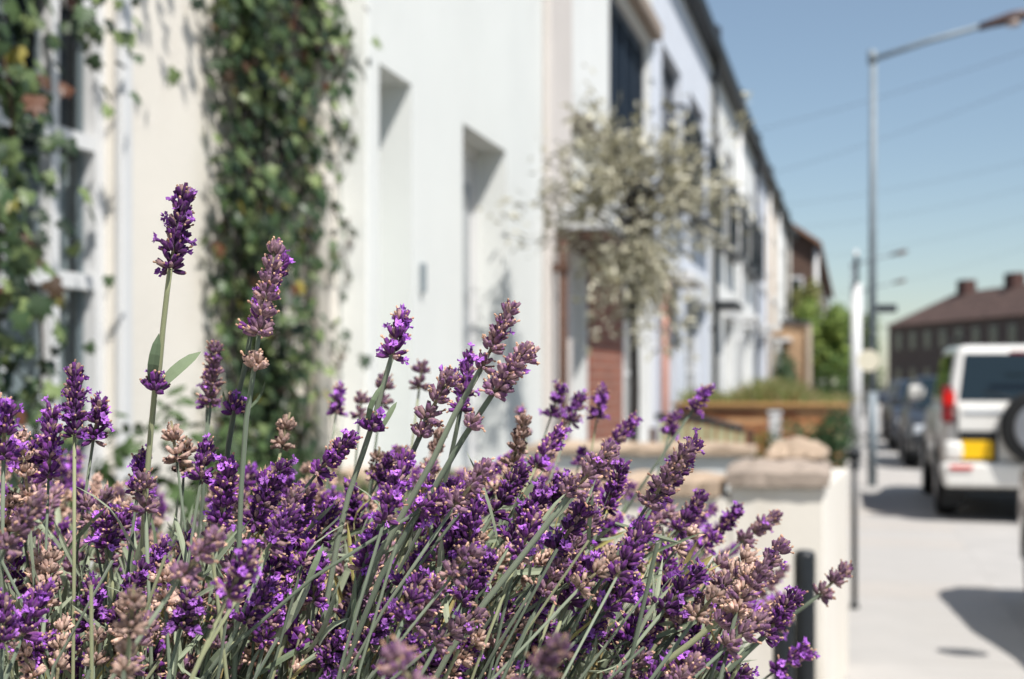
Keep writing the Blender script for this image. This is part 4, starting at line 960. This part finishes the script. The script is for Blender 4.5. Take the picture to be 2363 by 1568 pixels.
GEN = '''P 12 888 8 1055 .64;P 172 832 172 1002 .66;P 122 918 112 1100 .68;P 236 908 216 1012 .70;P 92 1018 58 1092 .7;T 392 948 408 1062 .73;T 432 985 424 1085 .75;P 335 1028 318 1132 .68
M 332 1080 336 1175 .66;P 482 1005 464 1105 .68;P 532 1050 508 1205 .68;M 498 778 486 925 .82;P 482 850 478 935 .85;T 674 932 650 1030 .77;P 824 998 732 1092 .67;P 668 1048 588 1205 .67;P 724 1108 640 1285 .68
P 775 1150 738 1245 .69;P 882 1198 838 1312 .68;P 1022 1088 958 1205 .69;M 1110 1085 1062 1170 .75;P 1098 1178 1038 1275 .67;P 1218 1068 1138 1185 .69;P 1264 1120 1180 1252 .68;P 1444 1058 1398 1172 .75
M 1604 1015 1495 1165 .63;P 1624 998 1520 1145 .69;P 1505 1198 1398 1325 .67;P 1645 1288 1535 1405 .66;M 1775 1418 1680 1492 .62;M 1808 1178 1715 1248 .85;P 1715 1165 1650 1240 .9;P 1645 885 1600 945 1.0
P 1302 868 1272 958 1.0;P 1346 900 1318 972 1.0;P 1392 885 1378 962 1.05;M 976 828 968 892 1.0;P 786 880 776 952 1.0;M 836 900 830 960 1.0;M 890 860 880 930 .95;P 1472 955 1405 1035 .95;P 1560 950 1545 1000 1.1;M 1200 935 1210 1000 1.05
M 1325 1440 1205 1605 .42;M 888 1478 965 1600 .42;T 312 1320 300 1455 .5;T 292 1485 286 1550 .5;M 532 1198 418 1332 .52;P 592 1250 528 1372 .53;M 105 1130 15 1265 .55;P 444 1362 418 1445 .62;T 374 1268 382 1392 .64
T 122 1248 106 1395 .66;P 218 1325 208 1445 .66;P 12 1360 6 1480 .6;T 225 1440 218 1530 .65;P 300 1170 270 1240 .72;P 240 1175 250 1260 .7;T 740 1260 690 1350 .72;P 1000 1240 930 1350 .67;P 1130 1280 1080 1380 .68
P 905 1385 850 1480 .66;P 1000 1420 920 1510 .67;P 1060 1450 985 1540 .66;T 1100 1480 1040 1560 .65;T 1220 1420 1150 1500 .67;P 1190 1390 1120 1470 .69;P 1290 1320 1230 1420 .68;P 1400 1420 1310 1500 .67;P 1520 1440 1450 1510 .68
P 1600 1340 1500 1440 .7;M 1480 1250 1390 1340 .74;P 1690 1340 1610 1430 .72;M 1500 1500 1420 1580 .64;P 1640 1480 1570 1560 .66;P 1730 1540 1660 1600 .66;M 1600 1540 1530 1620 .62;T 1440 1330 1370 1420 .75;P 830 1390 790 1470 .7'''
for it in GEN.replace('\n', ';').split(';'):
    k, tx, ty, bx, by, D = it.split(); D = float(D); dd = hr.uniform(-.008, .008)
    stalk(k, P(float(tx), float(ty), D + dd), P(float(bx), float(by), D))
ENV = [(-200, 1000), (0, 1010), (150, 1050), (300, 1090), (500, 1090), (700, 1080), (900, 1030), (1100, 1010), (1300, 1020), (1500, 1080), (1650, 1190), (1750, 1330), (1850, 1480), (1960, 1580), (2400, 2000)]
def env(x): return float(np.interp(x, [e[0] for e in ENV], [e[1] for e in ENV]))
def lean(x): return math.radians(float(np.interp(x, [0, 500, 1000, 1500, 1900], [2, 12, 28, 40, 48])))
n_st = 0
while n_st < 200:
    x = hr.uniform(-120, 1880); e = env(x); back = hr.random() < .40
    y = e + (hr.uniform(40, 260) if back else 120 + 480 * hr.random() ** .9)
    if y > 1640: continue
    D = hr.uniform(.78, 1.3) if back else hr.choice((hr.uniform(.60, .68), hr.uniform(.63, .74), hr.uniform(.68, .85)))
    if x > 1500 and not back and hr.random() < .35: continue
    if x > 1600 and y > 1440 and hr.random() < .7: continue
    k = hr.choices('PMT', (.5, .25, .25))[0]; an = lean(x) + hr.gauss(0, .26); Lh = hr.uniform(.017, .036)
    d = RGT * math.sin(an) + UP * math.cos(an) + FWD * hr.gauss(0, .28)
    base = P(x, y, D); stalk(k, base + d.normalized() * Lh, base); n_st += 1
# spikes deeper in the bush, beyond the 300 built one by one
def head_build(kind, Lh, seed):
    r = random.Random(seed); b = B(); z = 0; i = 0; sp_ = {'P': .0052, 'M': .006, 'T': .0068}[kind]
    while z < Lh - .006:
        f_ = z / Lh; whorl(b, z, kind, r, max(4, round(9 * (1 - .35 * f_ ** 2))), (1.2 if i == 0 else r.uniform(.85, 1.1)) - .5 * f_, 1.15 - .22 * f_); z += sp_ * r.uniform(.85, 1.2) * (1.35 if i == 0 else 1); i += 1
    return b
LOD[0] = True; LH = {k: [head_build(k, L_, 900 + q) for q, L_ in enumerate((.018, .024, .03))] for k in 'PMT'}; LOD[0] = False
fm = B(); fs_ = B()
for k in range(340):
    x = hr.uniform(-120, 1700); e = env(x)
    if hr.random() < .4: y = e + hr.uniform(30, 240); D = hr.uniform(.85, 1.5)
    else: y = e + 130 + 440 * hr.random(); D = hr.uniform(.67, .95)
    kd = hr.choices('PMT', (.45, .28, .27))[0]; hb = LH[kd][hr.randrange(3)]; an = lean(x) + hr.gauss(0, .25)
    d = (RGT * math.sin(an) + UP * math.cos(an) + FWD * hr.gauss(0, .28)).normalized(); base = P(x, y, D)
    q = d.to_track_quat('Z', 'Y') @ Quaternion((0, 0, 1), hr.uniform(0, 6.28)); Mx = np.array(q.to_matrix()) * hr.uniform(.85, 1.15); sc_ = hr.uniform(.75, 1.25)
    V = np.array(hb.v) @ Mx.T + np.array(base); o = len(fm.v)
    fm.v += [tuple(v) for v in V]; fm.f += [tuple(i + o for i in f_) for f_ in hb.f]; fm.smooth += hb.smooth; fm.c += [(c[0] * sc_, c[1] * sc_, c[2] * sc_) for c in hb.c]
    rt = LC + (Vector((base.x, base.y, 0)) - LC) * .5; rt.z = .9; c = base - d * .15
    fs_.tube([base * (1 - f_) ** 2 + c * (2 * f_ * (1 - f_)) + rt * f_ ** 2 for f_ in (0, .2, .4, .6, .8, 1)], .0007, 5, False, S_G[hr.randrange(4)])
o = fm.build('flower_mass', LAV, lav, tint=True); o['kind'] = 'stuff'
o = fs_.build('stalk_mass', LAVG, lav, tint=True); o['kind'] = 'stuff'
# narrow leaves and flowerless shoots filling the bush
b = B()
for k in range(3400):
    x = hr.uniform(-150, 1690); e = env(x) + 130; y = e + (1760 - e) * hr.random() ** .75
    if y < e: continue
    D = hr.uniform(.66, 1.1); an = lean(x) * hr.uniform(.5, 1.3) + hr.gauss(0, .45); d = RGT * math.sin(an) + UP * math.cos(an) + FWD * hr.gauss(0, .4)
    p0 = P(x, y, D); Ln = hr.uniform(.02, .05)
    c = mixc(srgb(104, 118, 92), srgb(164, 172, 146), hr.random()) if hr.random() < .88 else mixc(srgb(168, 160, 96), srgb(160, 140, 96), hr.random())
    lav_leaf(b, p0 - d * Ln * .5, p0 + d * Ln * .5, hr.uniform(.0008, .0021), rv(hr), hr.uniform(-.15, .2), c)
for k in range(380):
    x = hr.uniform(-150, 1800); y = env(x) + hr.uniform(160, 800); D = hr.uniform(.6, 1.0); base = P(x, y, D); rt = LC + (Vector((base.x, base.y, 0)) - LC) * .5; rt.z = .9
    if base.z < 1.0: continue
    an = lean(x) + hr.gauss(0, .28); d = RGT * math.sin(an) + UP * math.cos(an); c = base - d * .12
    b.tube([base * (1 - f_) ** 2 + c * (2 * f_ * (1 - f_)) + rt * f_ ** 2 for f_ in (0, .2, .4, .6, .8, 1)], hr.uniform(.0006, .001), 5, False, S_G[hr.randrange(4)])
o = b.build('foliage', LAVG, lav, tint=True); o['kind'] = 'stuff'
